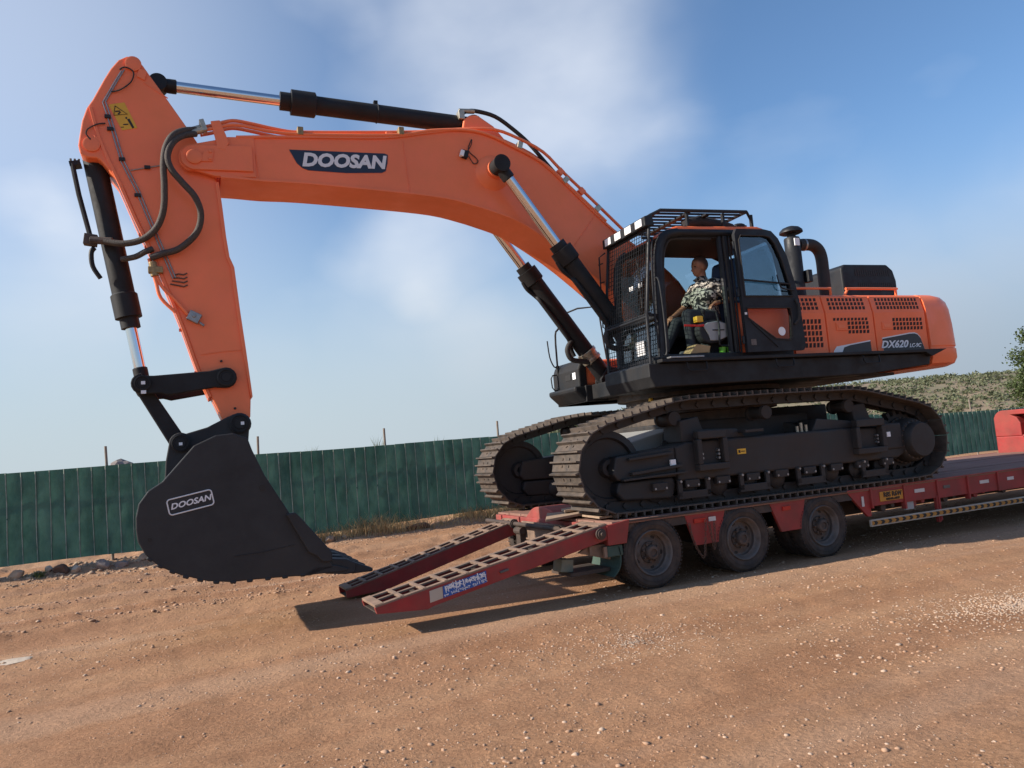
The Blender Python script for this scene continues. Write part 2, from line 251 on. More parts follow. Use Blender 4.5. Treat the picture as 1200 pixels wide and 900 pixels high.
# ------------------------------------------------------------------ mesh helpers
def finish(me, smooth):
    if smooth:
        me.polygons.foreach_set('use_smooth', [True]*len(me.polygons))
        try: me.set_sharp_from_angle(angle=R(38))
        except Exception: pass
    me.update()
def link(name, me, parent=None, m=None, bevel=0, seg=2):
    o = bpy.data.objects.new(name, me); COL.objects.link(o)
    if parent is not None: o.parent = parent
    if m is not None and not me.materials: me.materials.append(m)
    if bevel:
        b = o.modifiers.new('bevel', 'BEVEL'); b.width = bevel; b.segments = seg; b.limit_method = 'ANGLE'; b.angle_limit = R(35)
    return o
def tag(o, label=None, cat=None, group=None, kind=None):
    if label: o['label'] = label
    if cat: o['category'] = cat
    if group: o['group'] = group
    if kind: o['kind'] = kind
    return o
def empty(name, loc=(0, 0, 0), rz=0, parent=None):
    e = bpy.data.objects.new(name, None); COL.objects.link(e); e.location = loc; e.rotation_euler = (0, 0, rz); e.empty_display_size = .2
    if parent is not None: e.parent = parent
    return e
def frame_of(d):
    d = Vector(d).normalized(); a = Vector((0, 0, 1)) if abs(d.z) < .9 else Vector((1, 0, 0)); x = d.cross(a).normalized(); return x, d.cross(x).normalized(), d
class MB:
    def __init__(s): s.v = []; s.f = []; s.m = []; s.mi = 0
    def add(s, vs, fs):
        k = len(s.v); s.v += [tuple(x) for x in vs]; s.f += [tuple(i+k for i in f) for f in fs]; s.m += [s.mi]*len(fs); return s
    def box(s, c, sz, rot=None):
        x, y, z = sz[0]/2, sz[1]/2, sz[2]/2
        vs = [Vector((a*x, b*y, d*z)) for a, b, d in ((-1, -1, -1), (1, -1, -1), (1, 1, -1), (-1, 1, -1), (-1, -1, 1), (1, -1, 1), (1, 1, 1), (-1, 1, 1))]
        if rot is not None: vs = [rot @ v for v in vs]
        c = Vector(c); return s.add([v+c for v in vs], [(3, 2, 1, 0), (4, 5, 6, 7), (0, 1, 5, 4), (1, 2, 6, 5), (2, 3, 7, 6), (3, 0, 4, 7)])
    def bb(s, x0, x1, y0, y1, z0, z1): return s.box(((x0+x1)/2, (y0+y1)/2, (z0+z1)/2), (abs(x1-x0), abs(y1-y0), abs(z1-z0)))
    def prism(s, pts, y0, y1):                       # profile in (x,z), extruded along y
        a = sum(pts[i][0]*pts[(i+1) % len(pts)][1]-pts[(i+1) % len(pts)][0]*pts[i][1] for i in range(len(pts)))
        if a < 0: pts = pts[::-1]
        n = len(pts); vs = [(p[0], y0, p[1]) for p in pts]+[(p[0], y1, p[1]) for p in pts]
        fs = [tuple(range(n)), tuple(range(2*n-1, n-1, -1))]+[(i, i+n, (i+1) % n+n, (i+1) % n) for i in range(n)]
        return s.add(vs, fs)
    def prismx(s, pts, x0, x1):                      # profile in (y,z), extruded along x
        a = sum(pts[i][0]*pts[(i+1) % len(pts)][1]-pts[(i+1) % len(pts)][0]*pts[i][1] for i in range(len(pts)))
        if a > 0: pts = pts[::-1]
        n = len(pts); vs = [(x0, p[0], p[1]) for p in pts]+[(x1, p[0], p[1]) for p in pts]
        return s.add(vs, [tuple(range(n)), tuple(range(2*n-1, n-1, -1))]+[(i, i+n, (i+1) % n+n, (i+1) % n) for i in range(n)])
    def cyl(s, p0, p1, r0, r1=None, n=20):
        r1 = r0 if r1 is None else r1; p0 = Vector(p0); p1 = Vector(p1); x, y, d = frame_of(p1-p0); vs = []
        for p, r in ((p0, r0), (p1, r1)): vs += [p+x*(r*math.cos(2*math.pi*i/n))+y*(r*math.sin(2*math.pi*i/n)) for i in range(n)]
        return s.add(vs, [tuple(range(n-1, -1, -1)), tuple(range(n, 2*n))]+[(i, (i+1) % n, (i+1) % n+n, i+n) for i in range(n)])
    def lathe(s, prof, o, d, n=32, closed=False):    # prof: (r,h) along axis d from o
        o = Vector(o); x, y, d = frame_of(d); vs = []
        for r, h in prof: vs += [o+d*h+x*(r*math.cos(2*math.pi*i/n))+y*(r*math.sin(2*math.pi*i/n)) for i in range(n)]
        k = len(prof); fs = []
        for j in range(k if closed else k-1):
            a = j*n; b = ((j+1) % k)*n
            fs += [(a+i, a+(i+1) % n, b+(i+1) % n, b+i) for i in range(n)]
        if not closed: fs += [tuple(range(n-1, -1, -1)), tuple(range((k-1)*n, k*n))]
        return s.add(vs, fs)
    def tube(s, pts, r, n=8, sm=0, flat=1.):
        pts = [Vector(p) for p in pts]
        if sm: pts = catmull(pts, sm)
        rs = r if isinstance(r, (list, tuple)) else [r]*len(pts); vs = []; prevx = None
        for i, p in enumerate(pts):
            d = (pts[min(i+1, len(pts)-1)]-pts[max(i-1, 0)]).normalized()
            if prevx is None: x, y, _ = frame_of(d)
            else:
                x = (prevx-d*prevx.dot(d)); x = x.normalized() if x.length > 1e-6 else frame_of(d)[0]; y = d.cross(x)
            prevx = x; vs += [p+x*(rs[i]*math.cos(2*math.pi*j/n+math.pi/4))+y*(flat*rs[i]*math.sin(2*math.pi*j/n+math.pi/4)) for j in range(n)]
        k = len(pts); fs = [tuple(range(n-1, -1, -1)), tuple(range((k-1)*n, k*n))]
        for i in range(k-1): fs += [(i*n+j, i*n+(j+1) % n, (i+1)*n+(j+1) % n, (i+1)*n+j) for j in range(n)]
        return s.add(vs, fs)
    def ball(s, c, r, n=14, k=9, rot=None):
        r = (r, r, r) if not hasattr(r, '__len__') else r; c = Vector(c); vs = [Vector((0, 0, r[2]))]
        for j in range(1, k):
            t = math.pi*j/k; vs += [Vector((r[0]*math.sin(t)*math.cos(2*math.pi*i/n), r[1]*math.sin(t)*math.sin(2*math.pi*i/n), r[2]*math.cos(t))) for i in range(n)]
        vs.append(Vector((0, 0, -r[2])))
        if rot is not None: vs = [rot @ v for v in vs]
        fs = [(0, 1+i, 1+(i+1) % n) for i in range(n)]
        for j in range(k-2): fs += [(1+j*n+i, 1+(j+1)*n+i, 1+(j+1)*n+(i+1) % n, 1+j*n+(i+1) % n) for i in range(n)]
        b = 1+(k-2)*n; e = len(vs)-1; fs += [(b+i, e, b+(i+1) % n) for i in range(n)]
        return s.add([v+c for v in vs], fs)
    def cap(s, p0, p1, r0, r1, n=12):                # tapered capsule, closed
        p0 = Vector(p0); p1 = Vector(p1); d = (p1-p0); l = d.length; d = d/l if l else Vector((0, 0, 1)); prof = []
        for t in range(0, 7): a = math.pi/2*(1-t/6); prof.append((max(r0*math.cos(a), 1e-4), -r0*math.sin(a)))
        for t in range(0, 7): a = math.pi/2*t/6; prof.append((max(r1*math.cos(a), 1e-4), l+r1*math.sin(a)))
        return s.lathe(prof, p0, d, n)
    def mesh(s, name, mats, smooth=False):
        me = bpy.data.meshes.new(name); me.from_pydata(s.v, [], s.f)
        for mm in (mats if isinstance(mats, (list, tuple)) else [mats]): me.materials.append(mm)
        if isinstance(mats, (list, tuple)): me.polygons.foreach_set('material_index', s.m)
        finish(me, smooth); return me
    def build(s, name, m, parent=None, bevel=0, smooth=False, seg=2): return link(name, s.mesh(name, m, smooth), parent, None, bevel, seg)
def catmull(p, k):
    p = [Vector(q) for q in p]; out = []
    for i in range(len(p)-1):
        a = p[max(i-1, 0)]; b = p[i]; c = p[i+1]; d = p[min(i+2, len(p)-1)]
        for t in range(k):
            t = t/k; out.append(.5*((2*b)+(c-a)*t+(2*a-5*b+4*c-d)*t*t+(3*b-a-3*c+d)*t**3))
    return out+[p[-1]]
def smooth2(pts, k): return [(v.x, v.y) for v in catmull([Vector((a, b, 0)) for a, b in pts], k)]
def arc(c, r, a0, a1, n): return [(c[0]+r*math.cos(R(a0+(a1-a0)*i/n)), c[1]+r*math.sin(R(a0+(a1-a0)*i/n))) for i in range(n+1)]
def txt(name, body, size, o, parent, m, rot=0., shear=0., bold=0., width=1., ext=.002, height=1.):
    c = bpy.data.curves.new(name, 'FONT'); c.body = body; c.size = size; c.shear = shear; c.offset = bold; c.extrude = ext; c.align_x = 'CENTER'; c.align_y = 'CENTER'; c.resolution_u = 3
    t = bpy.data.objects.new('t', c); COL.objects.link(t); bpy.context.view_layer.update()
    me = bpy.data.meshes.new_from_object(t.evaluated_get(bpy.context.evaluated_depsgraph_get())); bpy.data.objects.remove(t); bpy.data.curves.remove(c)
    me.name = name; me.materials.clear()
    Mx = Matrix.Translation(Vector(o)) @ Matrix.Rotation(-rot, 4, 'Y') @ Matrix(((1, 0, 0, 0), (0, 0, -1, 0), (0, 1, 0, 0), (0, 0, 0, 1))) @ Matrix.Diagonal((width, height, 1, 1))
    me.transform(Mx); return link(name, me, parent, m)
def vnoise(x, y, seed=0):                            # vectorised value noise
    xi = np.floor(x).astype(np.int64); yi = np.floor(y).astype(np.int64); xf = x-xi; yf = y-yi
    def h(a, b):
        n = (a*374761393+b*668265263+seed*1442695041) & 0xffffffff; n = ((n ^ (n >> 13))*1274126177) & 0xffffffff; return ((n ^ (n >> 16)) & 0xffff)/65535.
    u = xf*xf*(3-2*xf); v = yf*yf*(3-2*yf)
    return (h(xi, yi)*(1-u)+h(xi+1, yi)*u)*(1-v)+(h(xi, yi+1)*(1-u)+h(xi+1, yi+1)*u)*v
def fbm(x, y, oct=4, seed=0):
    s = 0; a = 1; t = 0
    for i in range(oct): s = s+a*(vnoise(x*2**i, y*2**i, seed+i)-.5); t += a; a *= .5
    return s/t*2

# ------------------------------------------------------------------ ground
def ground_h(X, Y):
    h = .035*fbm(X*.3, Y*.4, 3, 1)+.012*fbm(X*1.2, Y*2.6, 3, 5)+.013*fbm(X*8, Y*8, 3, 9)
    # churned wheel ruts running roughly along the trailer, strongest on the left
    for y0, w, d, sl in ((5.1, .32, .075, -.05), (6.6, .28, .075, -.03), (3.2, .45, .05, .02), (7.8, .3, .06, 0), (4.2, .2, .04, -.02), (-.9, .25, .018, .0), (-1.9, .22, .014, .03)):
        yy = Y-y0-sl*X-.25*fbm(X*.3, Y*0+y0, 2, 20); g = np.exp(-(yy/w)**2); rim = np.exp(-((yy-1.5*w)/(w*.6))**2)
        h = h-d*g+d*.9*rim*(.6+1.4*np.clip(fbm(X*2.2, Y*2.2, 3, 31), 0, 1))
    near = np.exp(-((X-1.2)/2.6)**2-((Y-.4)/1.0)**2); h = h*(1-.7*near)
    trailer = np.clip(1-np.abs(Y-1.5)/2.2, 0, 1)*np.clip((X+3.6), 0, 1)*np.clip(12-X, 0, 1); h = h*(1-.8*np.clip(trailer*2, 0, 1))
    bank = np.clip((Y-9.05)/.75, 0, 1); bank = bank*bank*(3-2*bank)
    h = h+bank*(.13+.10*fbm(X*.8, Y*.8, 3, 40)+.07*fbm(X*3.5, Y*3.5, 3, 44))
    far = np.clip((np.hypot(X, Y)-30)/40, 0, 1); return h*(1-far)
def axis(a, b, st, lo, hi):
    core = list(np.arange(a, b+st/2, st)); l = []; x = a; d = st
    while x > lo: d *= 1.18; x -= d; l.append(x)
    r = []; x = b; d = st
    while x < hi: d *= 1.18; x += d; r.append(x)
    return np.array(l[::-1]+core+r)
def build_ground():
    xs = axis(-9.5, 9.0, .05, -1500, 1500); ys = axis(-5.2, 10.4, .05, -1500, 1500); X, Y = np.meshgrid(xs, ys); Z = ground_h(X, Y)
    nx, ny = len(xs), len(ys); v = np.stack([X.ravel(), Y.ravel(), Z.ravel()], 1)
    i = np.arange(nx*ny).reshape(ny, nx); q = np.stack([i[:-1, :-1].ravel(), i[:-1, 1:].ravel(), i[1:, 1:].ravel(), i[1:, :-1].ravel()], 1)
    me = bpy.data.meshes.new('ground'); me.vertices.add(len(v)); me.vertices.foreach_set('co', v.ravel()); me.loops.add(q.size); me.loops.foreach_set('vertex_index', q.ravel().astype(np.int32))
    me.polygons.add(len(q)); me.polygons.foreach_set('loop_start', np.arange(0, q.size, 4).astype(np.int32)); me.update(calc_edges=True)
    me.polygons.foreach_set('use_smooth', [True]*len(q)); tag(link('ground', me, None, M['ground']), kind='structure')
build_ground()
def gz(x, y): return float(ground_h(np.array([x], float), np.array([y], float))[0])
def raw_mesh(name, v, f, m, smooth=False):
    me = bpy.data.meshes.new(name); v = np.asarray(v, float); f = np.asarray(f, np.int32); k = f.shape[1]
    me.vertices.add(len(v)); me.vertices.foreach_set('co', v.ravel()); me.loops.add(f.size); me.loops.foreach_set('vertex_index', f.ravel())
    me.polygons.add(len(f)); me.polygons.foreach_set('loop_start', np.arange(0, f.size, k).astype(np.int32)); me.update(calc_edges=True)
    if smooth: me.polygons.foreach_set('use_smooth', [True]*len(f))
    me.materials.append(m); return me
ICO_V = []; t_ = (1+5**.5)/2
for a in (-1, 1):
    for b in (-t_, t_): ICO_V += [(a, b, 0), (0, a, b), (b, 0, a)]
_bm = bmesh.new(); bmesh.ops.create_icosphere(_bm, subdivisions=1, radius=1); ICO_V = np.array([v.co[:] for v in _bm.verts]); ICO_F = np.array([[v.index for v in f.verts] for f in _bm.faces]); _bm.free()
def scatter_stones(name, P, S, m, flat=.55, sink=.42):
    n = len(P); V = np.repeat(ICO_V[None], n, 0)*(1+.30*rng.normal(size=(n, len(ICO_V), 1)).clip(-1.2, 1.2))
    a = rng.uniform(0, 6.28, n); c, s = np.cos(a), np.sin(a); asp = rng.uniform(.65, 1.25, (n, 1)); x = V[..., 0]*asp; y = V[..., 1]
    V = np.stack([x*c[:, None]-y*s[:, None], x*s[:, None]+y*c[:, None], V[..., 2]*flat*rng.uniform(.7, 1.2, (n, 1))], -1)*S[:, None, None]
    V[..., 2] += S[:, None]*(flat-sink-.1); V = V+P[:, None, :]
    F = (ICO_F[None]+(np.arange(n)*len(ICO_V))[:, None, None]).reshape(-1, 3); return link(name, raw_mesh(name, V.reshape(-1, 3), F, m))
def pebbles():
    n = 44000; a = rng.uniform(-9, 9, n); b = -5+14.5*rng.uniform(0, 1, n)**1.5
    clump = .5+fbm(a*.7, b*.9, 3, 60); keep = rng.uniform(0, 1, n) < clump*1.25; a, b = a[keep], b[keep]
    S = .0042+.0042*rng.exponential(1, len(a)).clip(0, 4.2)*(.6+.5*clump[keep].clip(0, 1)); S = S*np.where(b > 4, 1.4, 1)
    P = np.stack([a, b, ground_h(a, b)], 1); k = rng.uniform(0, 1, len(a)) < .72
    tag(scatter_stones('gravel', P[k], S[k], M['gravel']), 'loose brown gravel scattered over the red dirt yard', 'gravel', kind='stuff')
    tag(scatter_stones('pale_gravel', P[~k], S[~k], M['gravelpale']), 'pale stone chips scattered over the red dirt yard', 'gravel', kind='stuff')
    n = 2400; r = np.abs(rng.normal(0, 1, n)); t = rng.uniform(0, 6.28, n); a = 1.75+.95*r*np.cos(t)*.8; b = -3.0+.34*r*np.sin(t)-.1*(a-1.75)
    P = np.stack([a, b, ground_h(a, b)], 1); tag(scatter_stones('crushed_stone', P, rng.uniform(.005, .012, n), M['gravelpale']), 'patch of pale crushed stone on the dirt at the right', 'gravel', kind='stuff')
    n = 900; r = np.abs(rng.normal(0, 1, n)); t = rng.uniform(0, 6.28, n); a = -1.5+.8*r*np.cos(t); b = -1.75+.45*r*np.sin(t)
    P = np.stack([a, b, ground_h(a, b)], 1); tag(scatter_stones('stone_chips', P, rng.uniform(.004, .011, n), M['gravelpale']), 'thin patch of pale stone chips in front of the rear wheel', 'gravel', kind='stuff')
    n = 1900; a = rng.uniform(-9.2, 4, n); b = rng.uniform(9.15, 10.2, n); P = np.stack([a, b, ground_h(a, b)], 1); S = (.010+.018*rng.exponential(1, n).clip(0, 2.6))*np.where(a < -4.6, 1.1, .5)
    tag(scatter_stones('rubble', P, S, M['rock']), 'earthy rubble strewn along the foot of the green fence', 'rubble', kind='stuff')
    # clods thrown up along the ruts
    n = 1500; a = rng.uniform(-9, -3.2, n); w = rng.integers(0, 3, n); b = np.array([5.7, 7.1, 3.9])[w]+np.array([-.05, -.03, .02])[w]*a+rng.normal(0, .16, n)
    P = np.stack([a, b, ground_h(a, b)], 1); tag(scatter_stones('dirt_clods', P, .006+.009*rng.exponential(1, n).clip(0, 3.5), M['gravel']), 'dirt clods thrown up along the wheel ruts', 'dirt', kind='stuff')
pebbles()
def rock(loc, s, m, label, seed, flat=.7, name='rock', cat='rock', rz=0.):
    bm = bmesh.new(); bmesh.ops.create_icosphere(bm, subdivisions=3, radius=1); rr_ = random.Random(seed); pl = [(Vector((rr_.gauss(0, 1), rr_.gauss(0, 1), rr_.gauss(0, .8))).normalized(), rr_.uniform(.55, .85)) for _ in range(11)]
    from mathutils import noise as mn
    for v in bm.verts:
        for nn, d in pl:
            k = v.co.dot(nn)
            if k > d: v.co -= nn*(k-d)*.92
        v.co *= 1+.10*mn.noise(v.co*2.1+Vector((seed, 0, 0)))
        v.co = Vector((v.co.x*s[0], v.co.y*s[1], v.co.z*s[2]))
    me = bpy.data.meshes.new(name); bm.to_mesh(me); bm.free(); o = link(name, me, None, m); o.location = loc; o.rotation_euler = (0, 0, rz); return tag(o, label, cat)

# ------------------------------------------------------------------ fence of green sheets
FY = 10.0; FX0, FX1 = -10.5, 32.0; PW = .238
fence = empty('sheet_fence', (FX0, FY, 0)); tag(fence, 'green sheet fence with pale vertical seams running along the yard behind the machine', 'fence')
def fence_top(x): return 2.05 if x < 13 else 2.05-.33*min(1, (x-13)/5)
def panel_mesh(k):
    rr_ = np.random.default_rng(100+k); nx, nz = 5, 15; v = []; f = []
    us = np.linspace(0, PW, nx); zs = np.linspace(0, 1, nz); ph = rr_.uniform(0, 6, 4)
    for z in zs:
        for u in us:
            sag = .016*math.sin(math.pi*u/PW)*(.4+.6*math.sin(3*z+ph[0])); wr = .010*math.sin(7*z+ph[1]+6*u)+.006*math.sin(17*z+ph[2]-9*u)
            fold = .018*math.exp(-((z-.52)/.05)**2)
            v.append((u, sag+wr*math.sin(math.pi*u/PW)-fold, z))
    for j in range(nz-1):
        for i in range(nx-1): f.append((j*nx+i, j*nx+i+1, (j+1)*nx+i+1, (j+1)*nx+i))
    k0 = len(v); nf = len(f); w = rr_.uniform(.010, .018)
    for z in zs:
        x = .004*math.sin(8*z+ph[3]); v += [(x-w/2, -.016, z), (x+w/2, -.016, z), (x, .0, z)]
    for j in range(nz-1):
        a = k0+3*j; f += [(a, a+1, a+4, a+3), (a+1, a+2, a+5, a+4), (a+2, a, a+3, a+5)]
    me = bpy.data.meshes.new('fence_panel'); me.from_pydata(v, [], f); me.materials.append(M['net']); me.materials.append(M['seam'])
    me.polygons.foreach_set('material_index', [0]*nf+[1]*(len(f)-nf)); me.polygons.foreach_set('use_smooth', [True]*len(f)); me.update(); return me
PM = [panel_mesh(k) for k in range(7)]
npan = int((FX1-FX0)/PW)
for i in range(npan):
    x = i*PW; X = FX0+x; o = link('fence_panel', PM[random.randrange(7)], fence); zb = .26+.05*math.sin(X*.7)
    zt = fence_top(X)+.012*math.sin(X*1.1)+random.uniform(-.003, .003); o.location = (x, random.uniform(-.004, .004), zb); o.scale = (1.05, 1, zt-zb); o.rotation_euler = (0, random.uniform(-.003, .003), 0)
pm = MB().cyl((0, 0, -.3), (0, 0, 2.44), .030, .026, 10).mesh('post', M['wood'], True)
for X in (-8.75, -5.9, -3.08, -.21, 2.64, 5.5, 8.4, 11.3, 14.3, 17.4, 20.7, 23.8, 27, 30):
    o = link('post', pm, fence); o.location = (X-FX0, .13, 0 if X < 13 else -.3); o.rotation_euler = (random.uniform(-.02, .02), random.uniform(-.03, .02), 0)
rail = MB()
for z in (.62, 1.85): rail.cyl((0, .16, z), (FX1-FX0-17.5, .16, z), .02, n=8)
rail.build('rail', M['wood'], fence, smooth=True)

# ------------------------------------------------------------------ rocks and plants along the fence
RK = [((-7.46, 9.62), (.16, .10, .10), 'rock', 'broad tan rock half buried at the left end of the fence foot'),
      ((-6.95, 9.72), (.12, .09, .07), 'rockpale', 'pale flat rock lying on the dark rock by the left fence foot'),
      ((-6.74, 9.60), (.19, .12, .11), 'rockdark', 'dark brown rock under the pale flat rock by the fence'),
      ((-6.50, 9.50), (.10, .08, .09), 'rockpale', 'small pale upright rock between the dark rock and the grey block'),
      ((-6.06, 9.50), (.17, .12, .12), 'rockgrey', 'grey block of stone left of the fence post foot'),
      ((-5.72, 9.52), (.13, .10, .08), 'rockgrey', 'low grey stone right of the fence post foot'),
      ((-5.35, 9.75), (.12, .09, .09), 'rock', 'tan rubble stone between the post foot and the bucket'),
      ((-1.93, 9.72), (.09, .07, .08), 'rockpale', 'small pale stone behind the reddish rock right of the bucket'),
      ((-1.74, 9.50), (.15, .12, .10), 'rock', 'reddish tan rock on the dirt just right of the bucket'),
      ((-1.40, 9.62), (.06, .05, .06), 'rockpale', 'little pale stone in the dry grass left of the leaning post'),
      ((.24, 9.62), (.34, .10, .10), 'rockdark', 'long dark lump of earth right of the leaning fence post'),
      ((2.42, 9.62), (.14, .10, .13), 'rockpale', 'pale stone beside the fence post behind the raised tracks')]
for i, (p, s, m, l) in enumerate(RK): rock((p[0], p[1], gz(*p)+s[2]*.45), s, M[m], l, 11+i, rz=i*1.3 if s[0] < .3 else .1)
rock((-6.46, 1.96, gz(-6.46, 1.96)-.007), (.25, .17, .016), M['rockpale'], 'flat pale slab lying in the dirt at the left edge', 50, name='stone_slab', cat='stone', rz=.3)
rock((-7.6, 60, 1.0), (1.6, 1.4, 2.6), M['rockgrey'], 'grey rock pile rising behind the fence left of the bucket', 77, name='rock_outcrop')
def blades(name, P, h, w, m, label, cat, lean=.5, kind=None, parent=None):
    n = len(P); a = rng.uniform(0, 6.28, n); dx, dy = np.cos(a), np.sin(a); l = rng.uniform(.1, lean, n)*h; b = rng.uniform(0, 6.28, n)
    V = np.zeros((n, 5, 3)); V[:, 0] = P; V[:, 1] = P; V[:, 0, 0] -= dx*w/2; V[:, 0, 1] -= dy*w/2; V[:, 1, 0] += dx*w/2; V[:, 1, 1] += dy*w/2
    mid = P.copy(); mid[:, 0] += np.cos(b)*l*.35; mid[:, 1] += np.sin(b)*l*.35; mid[:, 2] += h*.6
    V[:, 2] = mid; V[:, 2, 0] += dx*w*.4; V[:, 2, 1] += dy*w*.4; V[:, 3] = mid; V[:, 3, 0] -= dx*w*.4; V[:, 3, 1] -= dy*w*.4
    V[:, 4] = P; V[:, 4, 0] += np.cos(b)*l; V[:, 4, 1] += np.sin(b)*l; V[:, 4, 2] += h
    k = np.arange(n)*5; F = np.concatenate([np.stack([k, k+1, k+2], 1), np.stack([k, k+2, k+3], 1), np.stack([k+3, k+2, k+4], 1)])
    o = link(name, raw_mesh(name, V.reshape(-1, 3), F, m), parent); return tag(o, label, cat, kind=kind) if label else o
n = 9000; a = rng.uniform(-2.4, 4.2, n); b = rng.uniform(9.45, 10.25, n); dens = .5+.9*fbm(a*1.1, b*1.3, 3, 71); k = rng.uniform(0, 1, n) < dens; a, b = a[k], b[k]
blades('dry_grass', np.stack([a, b, ground_h(a, b)], 1), rng.uniform(.08, .34, len(a))*(.6+.8*np.clip(.5+fbm(a, b, 2, 75), 0, 1)), .010, M['drygrass'], 'dry tan grass growing along the foot of the fence', 'grass', 1.1, 'stuff')
n = 150; a = -6.98-.12+rng.normal(0, .06, n); b = 9.5+rng.normal(0, .06, n)
blades('weed', np.stack([a, b, ground_h(a, b)], 1), rng.uniform(.04, .13, n), .010, M['weed'], 'small green weed growing between rocks at the left fence foot', 'weed', 1.0)
for X, hh, lb in ((-.35, .28, 'wispy weed poking over the fence top left of the boom cylinders'), (1.1, .14, 'tiny weed tip over the fence top nearest the far track'), (-1.9, .12, 'tiny weed tip over the fence top just right of the bucket')):
    n = 26; P = np.stack([X+rng.normal(0, .05, n), np.full(n, 10.3)+rng.normal(0, .03, n), np.full(n, 1.75)], 1)
    blades('weed', P, rng.uniform(.2, .34+hh, n), .014, M['weed'], lb, 'weed', .5)

# ------------------------------------------------------------------ hill, scrub and tree on the right
def hill_h(X, Y):
    d = Y*.80+X*.60; s = X*.80-Y*.60                  # distance outwards, position along
    ramp_ = np.clip((d-78)/75, 0, 1); ramp_ = ramp_*ramp_*(3-2*ramp_); m_ = np.clip((s+60)/60, 0, 1)
    return m_*ramp_*(8.6+1.6*fbm(s*.018, d*.018, 4, 80)*2+.5*fbm(s*.09, d*.09, 3, 84))+m_*np.clip((d-60)/40, 0, 1)*.3-.2
def build_hill():
    s = np.linspace(-70, 190, 110); d = np.linspace(66, 240, 70); Sg, D = np.meshgrid(s, d); X = Sg*.8+D*.6; Y = D*.8-Sg*.6; Z = hill_h(X, Y)
    v = np.stack([X.ravel(), Y.ravel(), Z.ravel()], 1); i = np.arange(v.shape[0]).reshape(len(d), len(s)); q = np.stack([i[:-1, :-1].ravel(), i[:-1, 1:].ravel(), i[1:, 1:].ravel(), i[1:, :-1].ravel()], 1)
    tag(link('hill', raw_mesh('hill', v, q, M['hill'], True)), kind='structure')
    n = 8200; s = rng.uniform(-40, 170, n); d = 82+95*rng.uniform(0, 1, n); X = s*.8+d*.6; Y = d*.8-s*.6; k = rng.uniform(0, 1, n) < .35+.9*(.5+fbm(s*.05, d*.05, 3, 90)); X, Y = X[k], Y[k]; n = len(X)
    Z = hill_h(X, Y); S = .45+.9*rng.uniform(0, 1, n)**2; m_ = 26; c = rng.normal(0, 1, (n, m_, 3)); c /= np.linalg.norm(c, axis=2, keepdims=True); c *= rng.uniform(.55, 1.05, (n, m_, 1)); c[..., 2] = np.abs(c[..., 2])*.75
    C_ = c*S[:, None, None]*np.array([1.15, 1.15, 1]); C_[..., 0] += X[:, None]; C_[..., 1] += Y[:, None]; C_[..., 2] += Z[:, None]; C_ = C_.reshape(-1, 3); q = len(C_)
    a = rng.normal(0, 1, (q, 3)); a /= np.linalg.norm(a, axis=1, keepdims=True); b = np.cross(a, rng.normal(0, 1, (q, 3))); b /= np.linalg.norm(b, axis=1, keepdims=True); w = rng.uniform(.10, .26, (q, 1))
    V = np.stack([C_-a*w, C_+b*w*.7, C_+a*w, C_-b*w*.7], 1).reshape(-1, 3); F = np.arange(len(V)).reshape(-1, 4)
    tag(link('scrub', raw_mesh('scrub', V, F, M['bush'])), 'grey green scrub covering the low hill beyond the fence', 'scrub', kind='stuff')
build_hill()
def build_tree():
    base = Vector((40.7, 18.7, -1.5)); t = empty('poplar_tree', base); tag(t, 'leafy green poplar tree at the right edge beyond the fence', 'tree')
    mb = MB(); tips = []; mb.tube([(0, 0, -.2), (.05, .02, 2), (-.05, 0, 4.2), (.05, .05, 6.4), (0, 0, 8.4)], [.20, .16, .12, .07, .02], 10)
    rr_ = random.Random(5)
    for i in range(34):
        z = .9+7.0*i/34; a = i*2.4+rr_.uniform(-.4, .4); l = (1.9-.9*abs(z-3.0)/4.5)*rr_.uniform(.75, 1.15) if z < 7 else .7
        p0 = Vector((0, 0, z)); p2 = p0+Vector((math.cos(a)*l, math.sin(a)*l, l*.75)); p1 = (p0+p2)/2+Vector((0, 0, -.12*l))
        mb.tube([p0, p1, p2], [.045, .028, .010], 6); tips += [p0.lerp(p2, f) for f in (.45, .6, .75, .9, 1.05)]
    mb.build('trunk', M['bark'], t, smooth=True)
    T = np.array([p[:] for p in tips]); n = 30000; c = T[rng.integers(0, len(T), n)]+rng.normal(0, .22, (n, 3))*np.array([1, 1, 1.15])
    a = rng.normal(0, 1, (n, 3)); a /= np.linalg.norm(a, axis=1, keepdims=True); b = np.cross(a, rng.normal(0, 1, (n, 3))); b /= np.linalg.norm(b, axis=1, keepdims=True); w = rng.uniform(.045, .09, (n, 1))
    V = np.stack([c-a*w, c+b*w*.75, c+a*w, c-b*w*.75], 1).reshape(-1, 3); link('crown', raw_mesh('crown', V, np.arange(len(V)).reshape(-1, 4), M['leaf']), t)
build_tree()

